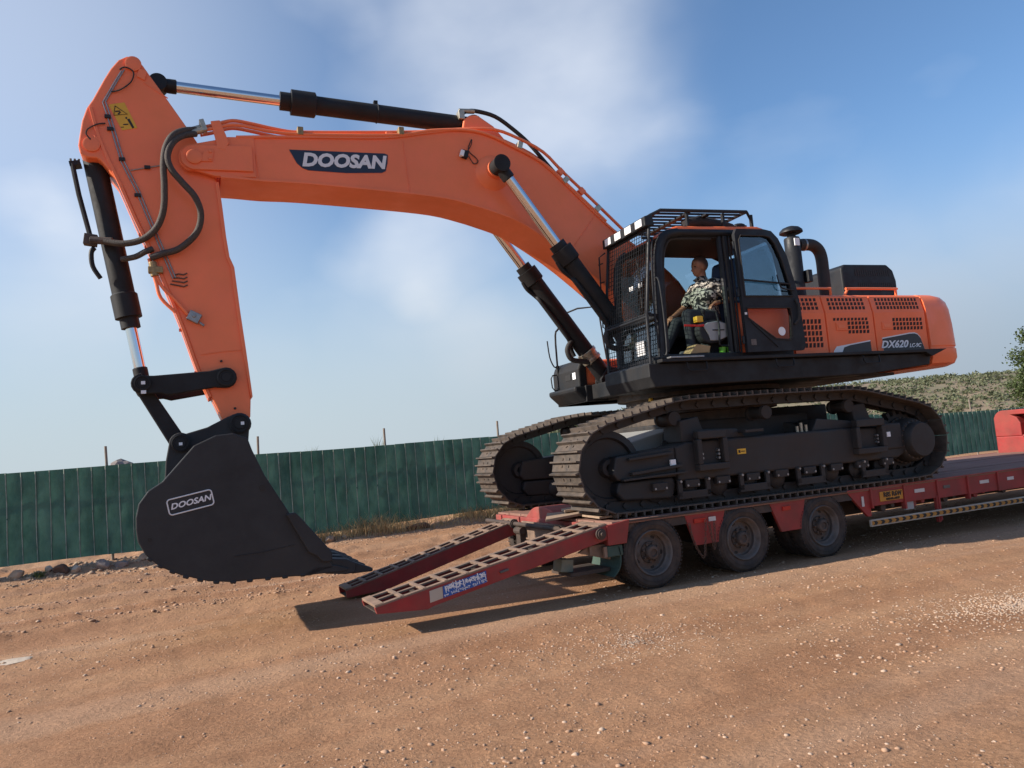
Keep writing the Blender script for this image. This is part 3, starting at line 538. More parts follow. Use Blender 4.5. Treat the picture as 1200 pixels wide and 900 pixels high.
# ------------------------------------------------------------------ low-bed trailer
DZ = .795; TWID = 3.15
tr = empty('low_bed_trailer', (0, 0, 0)); tag(tr, 'red low-bed trailer with lowered loading ramps carrying the excavator', 'trailer')
def build_trailer():
    # deck plates (planks) on a frame
    fr = MB(); fr.bb(-.50, 11.0, .03, TWID-.03, .66, DZ-.045)
    for y in (.85, 2.30): fr.bb(-.35, 10.9, y-.08, y+.08, .36, .66)
    fr.build('deck_frame', M['chassis'], tr)
    w = TWID/8
    for i in range(8):
        b = MB(); z = DZ-.006*((i*7) % 3 == 1); b.bb(-.52, 5.35+.25*(i % 2), i*w+.008, (i+1)*w-.008, z-.04, z); b.bb(5.37+.25*(i % 2), 10.9, i*w+.008, (i+1)*w-.008, z-.04, z); b.build('deck_plate', M['deck'], tr, bevel=.006)
    # side panels between stake pockets on both sides
    xs = [3.50, 4.13, 4.80, 5.45, 6.12, 6.80, 7.46, 8.12, 8.78, 9.44, 10.1, 10.76]
    for Y, sg in ((0, 1), (TWID, -1)):
        for i in range(len(xs)-1):
            zb = .545-.012*i if i < 5 else .49
            MB().bb(xs[i]+.012, xs[i+1]-.012, Y+.012*sg, Y+.05*sg, zb, DZ-.022).build('side_panel', M['trailer'], tr, bevel=.004)
        for i, x in enumerate(xs):
            zb = .45 if i % 2 else .52
            if i == 2: zb = .22
            MB().bb(x-.016, x+.016, Y-.012*sg, Y+.06*sg, zb, DZ-.02).build('stake_pocket', M['trailer'], tr, bevel=.004)
        for xa, xb, mm_ in ((-.33, 3.06, 'chassis'), (3.064, 10.95, 'trailer_worn')): MB().bb(xa, xb, Y-.010*sg, Y+.045*sg, DZ-.020, DZ-.002).build('edge_rail', M[mm_], tr, bevel=.003)
        # tapered outriggers between the wheels
        for a, b_, c, d in ((.47, 1.07, .60, .95), (1.76, 2.35, 1.92, 2.25), (3.08, 3.49, 3.42, 3.49)):
            zb = .40 if a < 3 else .42
            MB().prism([(a, DZ-.022), (b_, DZ-.022), (d, zb), (c, zb)], Y+.02*sg, Y+.06*sg).build('side_outrigger', M['trailer'], tr, bevel=.004)
        MB().bb(.40, 3.1, Y+.10*sg, Y+.14*sg, .70, DZ-.05).build('wheel_arch_beam', M['chassis'], tr)
    # clutter under the deck side: brackets seen below the panels
    for i, X in enumerate((3.85, 4.45, 5.1, 5.75, 6.4, 7.1, 7.8, 8.5)):
        b = MB(); b.bb(X-.14, X+.14, .10, .5, .52, .58); b.cyl((X-.08, .06, .50), (X-.08, .5, .50), .05, n=12); b.cyl((X+.09, .05, .52), (X+.09, .4, .52), .035, n=10); b.build('frame_bracket', M['trailer_worn'] if i % 2 else M['chassis'], tr, bevel=.004)
    MB().bb(4.16, 4.32, .03, .06, .43, .53).build('small_grey_plate', M['greyplastic'], tr)
    # striped underrun bar
    zc = lambda x: .335-.015*(x-3.4)/3.2
    bar = MB(); x0, x1 = 3.40, 10.7; bar.prism([(x0, zc(x0)-.045), (x1, zc(x1)-.045), (x1, zc(x1)+.045), (x0, zc(x0)+.045)], -.030, .0); bo = bar.build('underrun_bar', M['stripecream'], tr, bevel=.004)
    chm = MB().prism([(0, .026), (.055, .026), (.085, 0), (.055, -.026), (0, -.026), (.03, 0)], -.0365, -.0335).mesh('chevron', M['inkblack']); st = MB(); k = 0; x = x0+.04
    st.prism([(x0+.02, zc(x0)-.026), (x1-.02, zc(x1)-.026), (x1-.02, zc(x1)+.026), (x0+.02, zc(x0)+.026)], -.0335, -.031)
    while x < x1-.15:
        c_ = link('chevron', chm, bo); c_.location = (x, 0, zc(x)); x += .135
    st.build('warning_stripe', M['stripeorange'], bo)
    for X in (4.78, 7.5, 9.9): MB().bb(X-.025, X+.025, .002, .05, .20, .56).build('bar_hanger', M['trailer'], tr, bevel=.004)
    # reflectors and number plate
    for X, zc_, w_, h_, m in ((4.44, .665, .20, .048, 'reflwhite'), (5.00, .665, .14, .042, 'rim'), (5.82, .66, .20, .046, 'reflwhite'), (6.42, .655, .15, .046, 'reflwhite'), (7.1, .65, .15, .046, 'reflwhite'), (7.8, .65, .15, .046, 'reflwhite')):
        MB().bb(X-w_/2, X+w_/2, .004, .010, zc_-h_/2, zc_+h_/2).build('reflector', M[m], tr)
    MB().bb(3.325, 3.365, .008, .016, .56, .69).build('reflector', M['reflwhite'], tr)
    for X, m, w_ in ((.68, 'reflred', .17), (.86, 'reflwhite', .10), (2.02, 'reflred', .13)): MB().bb(X-w_/2, X+w_/2, .006, .017, .655, .705).build('reflector', M[m], tr)
    p = MB().bb(3.66, 4.10, .002, .010, .590, .718).build('number_plate', M['platey'], tr, bevel=.003)
    txt('plate_text', 'R8S R6W', .088, (3.90, -.0005, .672), p, M['inkblack'], bold=.003, width=1.0); txt('plate_text', '0359102-A0527', .040, (3.90, -.0005, .613), p, M['inkblack'], bold=.0015)
    # rear end: cross member, hinge plates, hump and lamp brackets
    MB().bb(-.58, -.50, .05, TWID-.05, .50, DZ-.03).build('rear_cross_member', M['trailer_worn'], tr, bevel=.01)
    MB().prism([(-.60, .55), (-.36, .55), (-.30, DZ+.01), (-.60, DZ-.03)], -.012, .03).build('hinge_plate', M['trailer'], tr, bevel=.005)
    MB().prism([(-.60, .55), (-.36, .55), (-.33, DZ-.01), (-.60, DZ-.03)], .55, .59).build('hinge_plate', M['trailer_worn'], tr, bevel=.005)
    for y in (2.28, 2.88): MB().prism([(-.60, .50), (-.36, .52), (-.33, DZ-.01), (-.60, DZ-.03)], y-.02, y+.02).build('hinge_plate', M['trailer_worn'], tr, bevel=.005)
    for y in (-.03, 2.22): MB().lathe([(.062, 0), (.062, .02), (.045, .022), (.045, .035), (.02, .036), (.02, .06)], (-.70, y, .69), (0, -1, 0), 20).build('hinge_pin', M['chassis'], tr, smooth=True)
    MB().cyl((-.70, -.02, .69), (-.70, TWID, .69), .03, n=12).build('hinge_rod', M['chassis'], tr, smooth=True)
    hump = smooth2([(1.15, .74), (1.30, .86), (1.55, .915), (1.85, .90), (2.05, .80), (2.15, .70)], 4)
    MB().prismx(hump+[(2.15, .60), (1.15, .60)], -.57, -.20).build('rear_hump', M['trailer_worn'], tr, bevel=.012)
    MB().bb(-.62, -.585, .95, 2.15, .48, .72).build('rear_plate', M['ramptop'], tr, bevel=.006)
    MB().bb(-.66, -.58, .95, 1.05, .40, .62).build('lug', M['chassis'], tr, bevel=.006); MB().bb(-.70, -.60, 2.05, 2.18, .40, .66).cyl((-.68, 2.0, .60), (-.68, 2.2, .60), .05, n=12).build('lug', M['chassis'], tr, bevel=.006)
    b = MB(); b.prism([(-.92, .50), (-.52, .38), (-.52, .56), (-.80, .56)], .10, .14); b.bb(-.64, -.60, .02, .06, .42, .54); b.bb(-.80, -.765, .06, .10, .46, .56); b.build('hinge_bracket', M['ramptop'], tr, bevel=.006)
    MB().bb(-.60, -.40, .02, .09, .42, .54).build('green_lamp_block', M['flap'], tr, bevel=.01)
    fl = MB(); nfl = 8
    pts = smooth2([(-.46, .52), (-.44, .40), (-.47, .28), (-.55, .20)], 3); fl.prism(pts+[(x_+.012, z_) for x_, z_ in pts[::-1]], .02, .62); fl.build('mud_flap', M['flap'], tr)
    MB().bb(-1.0, -.50, .16, .62, .25, .29).build('flap_board', M['chassis'], tr)
    MB().prism([(-1.08, .30), (-.92, .28), (-.90, .42), (-1.05, .44)], .25, .45).build('support_block', M['palegreen'], tr, bevel=.015)
    # chains hanging between the first two wheels
    for a_ in ([(.50, -.02, .68), (.52, -.03, .50), (.60, -.03, .32), (.66, -.03, .27), (.69, -.03, .40), (.74, -.02, .68)], [(.78, -.02, .66), (.80, -.03, .45), (.82, -.03, .34), (.84, -.03, .45), (.86, -.02, .66)]):
        P = catmull([Vector(q) for q in a_], 12); c = MB(); acc = 0; k = 0
        for i in range(1, len(P)):
            acc += (P[i]-P[i-1]).length
            if acc > .030:
                acc = 0; d = (P[i]-P[i-1]).normalized(); x = Vector((0, 1, 0)) if k % 2 else d.cross(Vector((0, 1, 0))).normalized(); k += 1
                ring = [P[i]+d*(.022*math.cos(t*math.pi/4))+x*(.013*math.sin(t*math.pi/4)) for t in range(9)]; c.tube(ring, .0042, 5)
        c.build('chain', M['rust'], tr, smooth=True)
    # axles and wheels
    RW = .395
    for X in (0, 1.31, 2.62): MB().cyl((X, .1, RW), (X, TWID-.1, RW), .06, n=12).build('axle', M['chassis'], tr, smooth=True)
    prof = [(.245, .03), (.30, .004), (.345, .0), (.372, .012), (.388, .032), (.395, .06), (.395, .17), (.388, .20), (.37, .22), (.34, .232), (.30, .228), (.245, .20)]
    ty = MB().lathe(prof, (0, 0, 0), (0, 1, 0), 56, closed=True)
    for i in range(56):                                # tread grooves as raised shoulder blocks
        a = 2*math.pi*i/56
        ty.box((.394*math.cos(a), .045, .394*math.sin(a)), (.012, .05, .026), Matrix.Rotation(-a, 3, 'Y')); ty.box((.394*math.cos(a), .185, .394*math.sin(a)), (.012, .05, .026), Matrix.Rotation(-a, 3, 'Y'))
    for r_ in (.355, .315): ty.lathe([(r_-.004, -.003), (r_, -.006), (r_+.004, -.003), (r_, .02)], (0, .004, 0), (0, 1, 0), 56, closed=True)
    tyre = ty.mesh('wheel', M['tyre'], True)
    rm = MB().lathe([(.250, .020), (.256, .012), (.250, .004), (.240, .010), (.232, .03), (.222, .06), (.205, .075), (.202, .115), (.19, .125), (.150, .120), (.135, .105), (.095, .10), (.09, .115), (.0905, .14), (.26, .15), (.262, .03)], (0, 0, 0), (0, 1, 0), 40, closed=True)
    rim = rm.mesh('rim', M['rim'], True)
    hb = MB().lathe([(.125, .10), (.120, .085), (.085, .08), (.082, .035), (.070, .02), (.045, .015), (.042, .03), (.001, .03)], (0, 0, 0), (0, 1, 0), 28)
    for k in range(8): a = k*math.pi/4; hb.cyl((.105*math.cos(a), .085, .105*math.sin(a)), (.105*math.cos(a), .055, .105*math.sin(a)), .014, n=6)
    hub = hb.mesh('hub', M['hub'], True)
    hole = MB().lathe([(.028, 0), (.028, .004), (.001, .005)], (.168, .126, 0), (0, -1, 0), 14).mesh('hand_hole', M['inkblack'], True)
    def wheel(X, Y, flip, full=True):
        wh = link('wheel', tyre, tr); wh.location = (X, Y, RW); wh.rotation_euler = (0, 0, math.pi if flip else 0)
        ang = random.uniform(0, 6)
        for nm, me in (('rim', rim),)+((('hub', hub),)+(('hand_hole', hole),)*5 if full else ()):
            c = link(nm, me, wh); c.rotation_euler = (0, ang, 0)
            if nm == 'hand_hole': ang += 2*math.pi/5
    for X in (0, 1.31, 2.62):
        wheel(X, 0, False); wheel(X, .29, False, False); wheel(X, TWID, True); wheel(X, TWID-.29, True, False)
    # gooseneck bulkhead at the front end
    T = TWID
    bh = MB().prismx([(.2, DZ-.03), (T-.06, DZ-.03), (T-.06, 1.12), (.2, 1.12)], 10.95, 11.25).build('gooseneck_bulkhead', M['trailer'], tr, bevel=.02)
    MB().prismx([(T-.06, 1.12), (T-.06, 1.52)]+[(T-.26+.20*math.cos(R(a)), 1.46+.20*math.sin(R(a))) for a in range(20, 91, 10)]+[(.2, 1.66), (.2, 1.56), (T-.42, 1.56), (T-.54, 1.50), (T-.60, 1.38), (T-.60, 1.12)], 10.95, 11.25).build('bulkhead_arch', M['trailer'], bh, bevel=.02)
    MB().bb(11.18, 11.22, .2, T-.3, 1.10, 1.60).build('bulkhead_back', M['trailer'], bh)
    MB().bb(10.93, 11.26, .2, T-.62, 1.10, 1.14).build('bulkhead_shelf', M['trailer_worn'], bh, bevel=.008)
    MB().prism([(11.2, .9), (14.5, 1.25), (14.5, 1.66), (11.2, 1.66)], .4, TWID-.4).build('gooseneck', M['trailer'], tr, bevel=.03)
    b = MB(); b.cyl((13.2, .5, 0), (13.2, .5, 1.3), .06, n=12); b.cyl((13.2, TWID-.5, 0), (13.2, TWID-.5, 1.3), .06, n=12); b.bb(13.05, 13.35, .38, .62, 0, .03); b.bb(13.05, 13.35, TWID-.62, TWID-.38, 0, .03); b.build('landing_leg', M['chassis'], tr, smooth=True)
build_trailer()

def build_ramp(y0, y1, tip, end, bot, sign):
    # tip, end: (X,z) of the top edge; bot: lower edge points from tip to end
    tip = Vector((tip[0], 0, tip[1])); end = Vector((end[0], 0, end[1])); d = (end-tip); L_ = d.length; d.normalize(); nrm = Vector((-d.z, 0, d.x)); ang = math.atan2(d.z, d.x); rot = Matrix.Rotation(-ang, 3, 'Y')
    prof = [(tip.x, tip.z), (end.x, end.z)]+bot[::-1]
    b = MB(); b.prism(prof, y0, y0+.035); b.prism(prof, y1-.035, y1); rp = b.build('loading_ramp', M['trailer'], tr, bevel=.005)
    for y in (y0+.03, (y0+y1)/2, y1-.03):
        c = tip+d*(L_/2)+nrm*.008; c.y = y
        MB().box(c, (L_-.02, .060 if y != (y0+y1)/2 else .042, .020), rot).build('ramp_rail', M['ramptop'], rp, bevel=.004)
    n_ = 11
    for i in range(n_+1):
        s = .05+(L_-.12)*i/n_
        c = tip+d*s+nrm*.012; c.y = (y0+y1)/2; MB().box(c, (.038 if 0 < i < n_ else .09, y1-y0-.012, .026), rot).build('ramp_rung', M['ramptop'], rp, bevel=.004)
    pb = [Vector((a, 0, z+.006)) for a, z in bot]; pan_ = MB().prism([(p.x, p.z) for p in pb]+[(p.x, p.z+.008) for p in pb[::-1]], y0+.036, y1-.036); pan_.build('ramp_shadow_plate', M['chassis'], rp)  # added plate closing the open grid so the ramp casts an unbroken shadow
    for s in (.5, 1.2, 1.9):
        c = tip+d*s-nrm*.075; c.y = (y0+y1)/2; MB().box(c, (.04, y1-y0-.08, .05), rot).build('ramp_brace', M['chassis'], rp)
    if sign:
        at = lambda X, f: (X, tip.z+(X-tip.x)*d.z/d.x-.020-f*.115)
        pan = lambda a, b_, f0, f1: [at(a, f1), at(b_, f1), at(b_, f0), at(a, f0)]
        MB().prism(pan(-2.67, -2.535, .02, 1.0), y0-.006, y0-.002).build('sign_blank', M['signcream'], rp)
        sg = MB().prism(pan(-2.53, -2.06, .02, 1.0), y0-.007, y0-.002).build('company_sign', M['signblue'], rp)
        gl = MB(); rr_ = random.Random(3)                 # two rows of brush-stroke characters, too small to read
        def glyph(cx, cz, w, h, k):
            for j in range(k):
                a = random.choice((0, math.pi/2, math.pi/2, .7, -.7)); l = h*rr_.uniform(.45, .95); px = cx+rr_.uniform(-.32, .32)*w; pz = cz+rr_.uniform(-.3, .3)*h
                gl.box((px, y0-.0085-.00012*(len(gl.v)//8 % 40), pz), (l*.9 if a == 0 else l*.8, .002, h*.115), Matrix.Rotation(a-ang, 3, 'Y'))
        for i in range(12):
            X = -2.505+.0385*i; p = at(X, .31); glyph(p[0], p[1], .036, .066, 7)
        for i in range(20):
            if i in (2, 12): continue
            X = -2.512+.0232*i; p = at(X, .79); glyph(p[0], p[1], .020, .040, 3)
        gl.build('sign_lettering', M['decalwhite'], sg)
        c = Vector((-1.86, y0-.012, .455)); MB().box(c, (.10, .02, .022), rot).build('ramp_handle', M['rim'], rp, bevel=.004)
    return rp
build_ramp(0.0, .52, (-3.22, .295), (-.58, .775), [(-3.20, .235), (-2.70, .20), (-2.62, .225), (-.74, .585), (-.58, .62)], True)
build_ramp(2.36, 2.80, (-2.98, .115), (-.50, .725), [(-2.97, .03), (-2.45, .06), (-.50, .56)], False)
def board(name, pts, th, label, rz=0):
    b = MB(); k = len(pts); vs = [Vector(p) for p in pts]; nrm = (vs[1]-vs[0]).cross(vs[2]-vs[0]).normalized()
    if nrm.z < 0: nrm = -nrm
    c = sum(vs, Vector())/k; vs = [v-c for v in vs]
    b.add(vs+[v+nrm*th for v in vs], [tuple(range(k-1, -1, -1)), tuple(range(k, 2*k))]+[(i, (i+1) % k, (i+1) % k+k, i+k) for i in range(k)])
    o = b.build(name, M['board'], None, bevel=.004); o.location = c; tag(o, label, 'board')
board('wooden_board', [(-.90, .86, .80), (-.40, .80, .83), (-.20, 1.10, .84), (-.62, 1.36, .825)], .03, 'splintered brown board lying flat on the trailer tail below the near track')
board('wooden_board', [(-.55, 1.02, .865), (-.05, .92, .90), (.0, 1.12, .905), (-.48, 1.24, .87)], .03, 'short brown board resting on top of the other board under the near track')
board('wooden_board', [(-.50, .30, .815), (-.05, .22, .82), (-.02, .75, .82), (-.45, .78, .815)], .025, 'dusty board tucked under the front of the near track beside the hinge')

# ------------------------------------------------------------------ excavator (local frame: x rearward, y away from the camera side, z up)
EPOS = (2.2, 1.74, 0); EROT = -.047
ex = empty('excavator', EPOS, EROT); tag(ex, 'large orange and black crawler excavator standing on the red trailer', 'excavator')
def P3(pts, v): return [(a, v, b) for a, b in pts]

# ---- tracks
def hull(p):
    p = sorted(set(p)); cr = lambda o, a, b: (a[0]-o[0])*(b[1]-o[1])-(a[1]-o[1])*(b[0]-o[0]); lo = []; hi = []
    for q in p:
        while len(lo) > 1 and cr(lo[-2], lo[-1], q) <= 0: lo.pop()
        lo.append(q)
    for q in p[::-1]:
        while len(hi) > 1 and cr(hi[-2], hi[-1], q) <= 0: hi.pop()
        hi.append(q)
    return lo[:-1]+hi[:-1]
IDL = (-2.385, 1.372); SPR = (2.385, 1.362); RI = .50
circ = [(round(c[0]+r*math.cos(2*math.pi*i/90), 4), round(c[1]+r*math.sin(2*math.pi*i/90), 4)) for c, r in ((IDL, RI+.008), (SPR, RI), ((-1.45, 1.99), .11), ((-.05, 2.0), .11), ((1.35, 1.99), .11)) for i in range(90)]
TP = hull(circ); NSH = 54
def resample(poly, n):
    poly = [Vector((a, 0, b)) for a, b in poly]; m = len(poly); seg = [(poly[(i+1) % m]-poly[i]).length for i in range(m)]; tot = sum(seg); out = []; i = 0; acc = 0
    for k in range(n):
        t = tot*k/n
        while acc+seg[i] < t: acc += seg[i]; i += 1
        out.append(poly[i].lerp(poly[(i+1) % m], (t-acc)/seg[i]))
    return out, tot/n
SP, PITCH_ = resample(TP, NSH)
def shoe_mesh():
    b = MB(); h = PITCH_/2*.965; b.bb(-h, h, -.35, .35, 0, .016)
    for x in (-h+.012, -h+.125): b.prism([(x-.012, .016), (x+.012, .016), (x+.009, .062), (x-.009, .062)], -.35, .35)
    for x in (-.03, .055):
        for y in (-.085, .085): b.box((x, y, .020), (.026, .026, .014))
    for y in (-.045, .045): b.box((.015, y, .0165), (.045, .03, .004))
    return b.mesh('track_shoe', M['shoe'])
SHOE = shoe_mesh()
def build_track(vc):
    links = MB(); fr = []
    for k in range(NSH):
        a = SP[k]; b_ = SP[(k+1) % NSH]; t = (b_-a).normalized(); n_ = Vector((t.z, 0, -t.x)); c = (a+b_)/2; fr.append((c, t, n_))
        rot = Matrix((t, Vector((0, 1, 0)), n_)).transposed()
        if rot.determinant() < 0: rot = Matrix((-t, Vector((0, 1, 0)), n_)).transposed()
        for y in (-.11, .11): links.box(c-n_*.055+Vector((0, vc+y, 0)), (PITCH_*.98, .05, .11), rot)
        links.cyl(a-n_*.06+Vector((0, vc-.16, 0)), a-n_*.06+Vector((0, vc+.16, 0)), .032, n=8)
    ch = links.build('track_chain', M['undercarriage'], ex)
    for c, t, n_ in fr:
        o = link('track_shoe', SHOE, ch); x = t; y = n_.cross(x); rot = Matrix((x, y, n_)).transposed(); o.matrix_local = Matrix.Translation(c+Vector((0, vc, 0))) @ rot.to_4x4()
    sgn = -1 if vc < 0 else 1; so_ = vc+sgn*.27            # outer face of the side frame
    y0, y1 = sorted((vc-.20*sgn, so_))
    # idler
    MB().lathe([(.36, -.10), (.44, -.09), (.445, -.06), (.40, -.05), (.40, .05), (.445, .06), (.44, .09), (.36, .10), (.34, .06), (.12, .06), (.10, .14), (.05, .14), (.05, -.14), (.10, -.14), (.12, -.06), (.34, -.06)], (IDL[0], vc, IDL[1]), (0, 1, 0), 40, closed=True).build('idler', M['undercarriage'], ex, smooth=True)
    sp = MB(); sp.cyl((SPR[0], vc-.045, SPR[1]), (SPR[0], vc+.045, SPR[1]), .37, n=40)
    for k in range(21):
        a = 2*math.pi*k/21; rot = Matrix.Rotation(-a, 3, 'Y'); sp.box((SPR[0]+.40*math.cos(a), vc, SPR[1]+.40*math.sin(a)), (.10, .085, .055), rot)
    sp.build('sprocket', M['undercarriage'], ex, smooth=True)
    fd = MB().lathe([(.33, 0), (.33, .05), (.305, .06), (.30, .20), (.275, .24), (.245, .25), (.24, .345), (.225, .365), (.001, .368)], (SPR[0], vc+sgn*.02, SPR[1]), (0, sgn, 0), 40).build('final_drive', M['undercarriage'], ex, smooth=True)
    bo = MB()
    for k in range(26): a = 2*math.pi*k/26; bo.cyl((SPR[0]+.318*math.cos(a), vc+sgn*.06, SPR[1]+.318*math.sin(a)), (SPR[0]+.318*math.cos(a), vc+sgn*.09, SPR[1]+.318*math.sin(a)), .013, n=6)
    for k in range(22): a = 2*math.pi*k/22; bo.cyl((SPR[0]+.262*math.cos(a), vc+sgn*.25, SPR[1]+.262*math.sin(a)), (SPR[0]+.262*math.cos(a), vc+sgn*.282, SPR[1]+.262*math.sin(a)), .011, n=6)
    bo.build('hub_bolts', M['hub'], fd)
    for x in (-1.45, -.05, 1.35):
        MB().lathe([(.001, -.17), (.085, -.165), (.095, -.12), (.075, -.10), (.075, .10), (.095, .12), (.085, .165), (.001, .17)], (x, vc, 1.895), (0, 1, 0), 24).build('carrier_roller', M['undercarriage'], ex, smooth=True)
    for k in range(9):
        x = -1.82+3.62*k/8
        r_ = MB().lathe([(.001, -.23), (.06, -.225), (.11, -.19), (.135, -.17), (.135, -.14), (.10, -.13), (.10, .13), (.135, .14), (.135, .17), (.11, .19), (.06, .225), (.001, .23)], (x, vc, 1.055), (0, 1, 0), 24).build('track_roller', M['undercarriage'], ex, smooth=True)
        bl = MB()
        for dx in (-.075, .075): bl.cyl((x+dx, so_-sgn*.02, 1.085), (x+dx, so_+sgn*.03, 1.085), .014, n=6)
        bl.build('roller_bolts', M['steel'], r_)
        g = MB(); g.bb(x-.10, x+.10, so_-.02 if sgn < 0 else so_-.05, so_+.05 if sgn < 0 else so_+.02, 1.06, 1.15); g.build('roller_bracket', M['undercarriage'], ex, bevel=.006)
    # chain guides with bolts
    for x in (-1.35, -.45, .45, 1.55):
        g = MB(); y = so_+sgn*.005; g.bb(x-.23, x+.23, y-.02, y+.02, .93, 1.02); g.bb(x-.23, x-.17, y-.02, y+.02, .95, 1.16); g.bb(x+.17, x+.23, y-.02, y+.02, .95, 1.16); gg = g.build('chain_guide', M['undercarriage'], ex, bevel=.006)
        bl = MB(); [bl.cyl((x+dx, y, 1.14), (x+dx, y+sgn*.045, 1.14), .016, n=6) for dx in (-.2, .2)]; bl.build('guide_bolts', M['steel'], gg)
    # main side frame
    MB().prism([(-1.55, 1.14), (2.02, 1.14), (2.15, 1.20), (2.15, 1.55), (1.05, 1.605), (-1.40, 1.60), (-1.55, 1.56)], y0, y1).build('track_frame', M['undercarriage'], ex, bevel=.03, seg=3)
    yk = MB(); yk.prism([(-2.42, 1.30), (-2.36, 1.50), (-1.55, 1.56), (-1.55, 1.20), (-2.36, 1.22)], y0+.02, y1-.02); yo = yk.build('idler_yoke', M['undercarriage'], ex, bevel=.02)
    rb = MB(); yy = so_+sgn*.012
    rb.prism([(-2.22, 1.44), (-1.62, 1.475), (-1.62, 1.505), (-2.22, 1.47)], yy-.03, yy+.03); rb.prism([(-2.20, 1.27), (-1.50, 1.315), (-1.50, 1.35), (-2.20, 1.305)], yy-.035, yy+.035); rb.prism([(-2.32, 1.21), (-1.45, 1.235), (-1.45, 1.26), (-2.32, 1.235)], yy-.04, yy+.04); rb.build('yoke_rib', M['undercarriage'], yo, bevel=.005)
    lp = MB().prism([(-2.30, .98), (-1.62, .95), (-1.56, 1.12), (-1.60, 1.20), (-2.34, 1.20), (-2.38, 1.08)], y0+.04, y1-.03).build('rock_guard', M['undercarriage'], ex, bevel=.03, seg=3)
    # two step boxes with openings
    for x0, x1, z0, z1, nm in ((-1.30, -.86, 1.24, 1.72, 'step_frame'), (1.22, 1.74, 1.24, 1.70, 'step_frame')):
        y = so_+sgn*.10; ya, yb = sorted((so_-sgn*.005, y)); g = MB(); w = .065
        g.bb(x0, x1, ya, yb, z0, z0+.08); g.bb(x0, x0+w, ya, yb, z0+.08, z1-.10); g.bb(x1-w, x1, ya, yb, z0+.08, z1-.10); g.bb(x0+.02, x1-.01, ya, yb+(0 if sgn > 0 else 0), z1-.10, z1); so2 = g.build(nm, M['undercarriage'], ex, bevel=.012)
        bl = MB()
        for i in range(3): bl.cyl((x1-w-.04, so_, z0+.14+.045*i), (x1-w-.04, so_+sgn*.05, z0+.14+.045*i), .016, n=6)
        for i in range(2): bl.cyl((x0+w+.03, so_, z0+.15+.05*i), (x0+w+.03, so_+sgn*.05, z0+.15+.05*i), .016, n=6)
        bl.build('step_bolts', M['steel'], so2)
    MB().prism([(-1.42, 1.60), (-1.42, 1.86), (-1.15, 1.90), (-1.10, 1.74), (-.60, 1.72), (-.45, 1.60)], y0+.05, y1-.04).build('carrier_bracket', M['undercarriage'], ex, bevel=.015)
    MB().bb(-.58, -.30, so_-.10, so_+.10, 1.655, 1.69).build('step_shelf', M['undercarriage'], ex, bevel=.005)
    MB().prism([(.62, 1.60), (.72, 1.76), (1.25, 1.70), (1.6, 1.60)], y0+.06, y1-.06).build('guard_plate', M['undercarriage'], ex, bevel=.01)
    MB().prism([(1.42, 1.60), (1.38, 1.90), (1.62, 1.92), (1.70, 1.72), (2.0, 1.66), (2.05, 1.55)], y0+.10, y1-.08).build('carrier_bracket', M['undercarriage'], ex, bevel=.015)
    MB().bb(1.74, 2.12, so_-.02 if sgn < 0 else so_-.06, so_+.06 if sgn < 0 else so_+.02, 1.26, 1.62).build('motor_cover', M['undercarriage'], ex, bevel=.03, seg=3)
    if sgn < 0:
        for (x, z, w_, h_) in ((-1.62, 1.37, .07, .075), (1.83, 1.47, .065, .065)): MB().bb(x-w_/2, x+w_/2, so_-.053 if x > 0 else so_-.03, so_-.051+.05 if x < 0 else so_-.04, z-h_/2, z+h_/2).build('tag_sticker', M['white'], ex)
        s = MB().bb(-.66, -.53, so_-.006, so_+.002, 1.395, 1.46).build('warning_sticker', M['yellow'], ex); MB().bb(-.645, -.615, so_-.008, so_-.006, 1.41, 1.445).build('sticker_mark', M['inkblack'], s); MB().bb(-.605, -.545, so_-.008, so_-.006, 1.422, 1.432).build('sticker_mark', M['inkblack'], s)
        MB().lathe([(.062, 0), (.062, .004), (.055, .005), (.001, .005)], (-.76, so_-.002, 1.43), (0, -1, 0), 24).build('frame_hole', M['inkblack'], ex, smooth=True)
        f2 = MB(); [f2.cyl((x, so_+.1, 1.60), (x, so_+.1, z), .02, n=8) for x, z in ((.48, 1.72), (.56, 1.69), (.41, 1.68))]; f2.build('grease_fitting', M['zinc'], ex)
build_track(-1.35); build_track(1.38)
# ---- centre frame and swing bearing
b = MB(); b.bb(-1.05, 1.05, -1.05, 1.05, 1.32, 1.86); b.bb(-.9, 1.9, -.55, .95, 1.40, 1.98)
for sx in (-1, 1):
    for sy in (-1, 1): b.add([Vector(p) for p in ((.7*sx, 1.25*sy, 1.2), (1.5*sx, 1.25*sy, 1.2), (1.0*sx, .6*sy, 1.2), (.4*sx, .6*sy, 1.2), (.7*sx, 1.25*sy, 1.7), (1.5*sx, 1.25*sy, 1.62), (1.0*sx, .6*sy, 1.86), (.4*sx, .6*sy, 1.86))], [(0, 1, 2, 3), (4, 5, 6, 7), (0, 1, 5, 4), (1, 2, 6, 5), (2, 3, 7, 6), (3, 0, 4, 7)])
b.build('centre_frame', M['undercarriage'], ex, bevel=.02)
MB().prism([(-1.9, 1.36), (-1.05, 1.50), (-1.05, 1.80), (-1.9, 1.62)], -.95, .95).build('front_cover_plate', M['greyplastic'], ex, bevel=.02)
sb_ = MB().lathe([(1.02, 1.86), (1.02, 1.98), (1.10, 1.99), (1.10, 2.12), (1.04, 2.13), (1.04, 2.22), (1.16, 2.23), (1.16, 2.33)], (0, 0, 0), (0, 0, 1), 64).build('swing_bearing', M['shoe'], ex, smooth=True)
b = MB()
for k in range(56): a = 2*math.pi*k/56; b.cyl((1.07*math.cos(a), 1.07*math.sin(a), 2.12), (1.07*math.cos(a), 1.07*math.sin(a), 2.155), .014, n=6)
b.build('bearing_bolts', M['steel'], sb_)
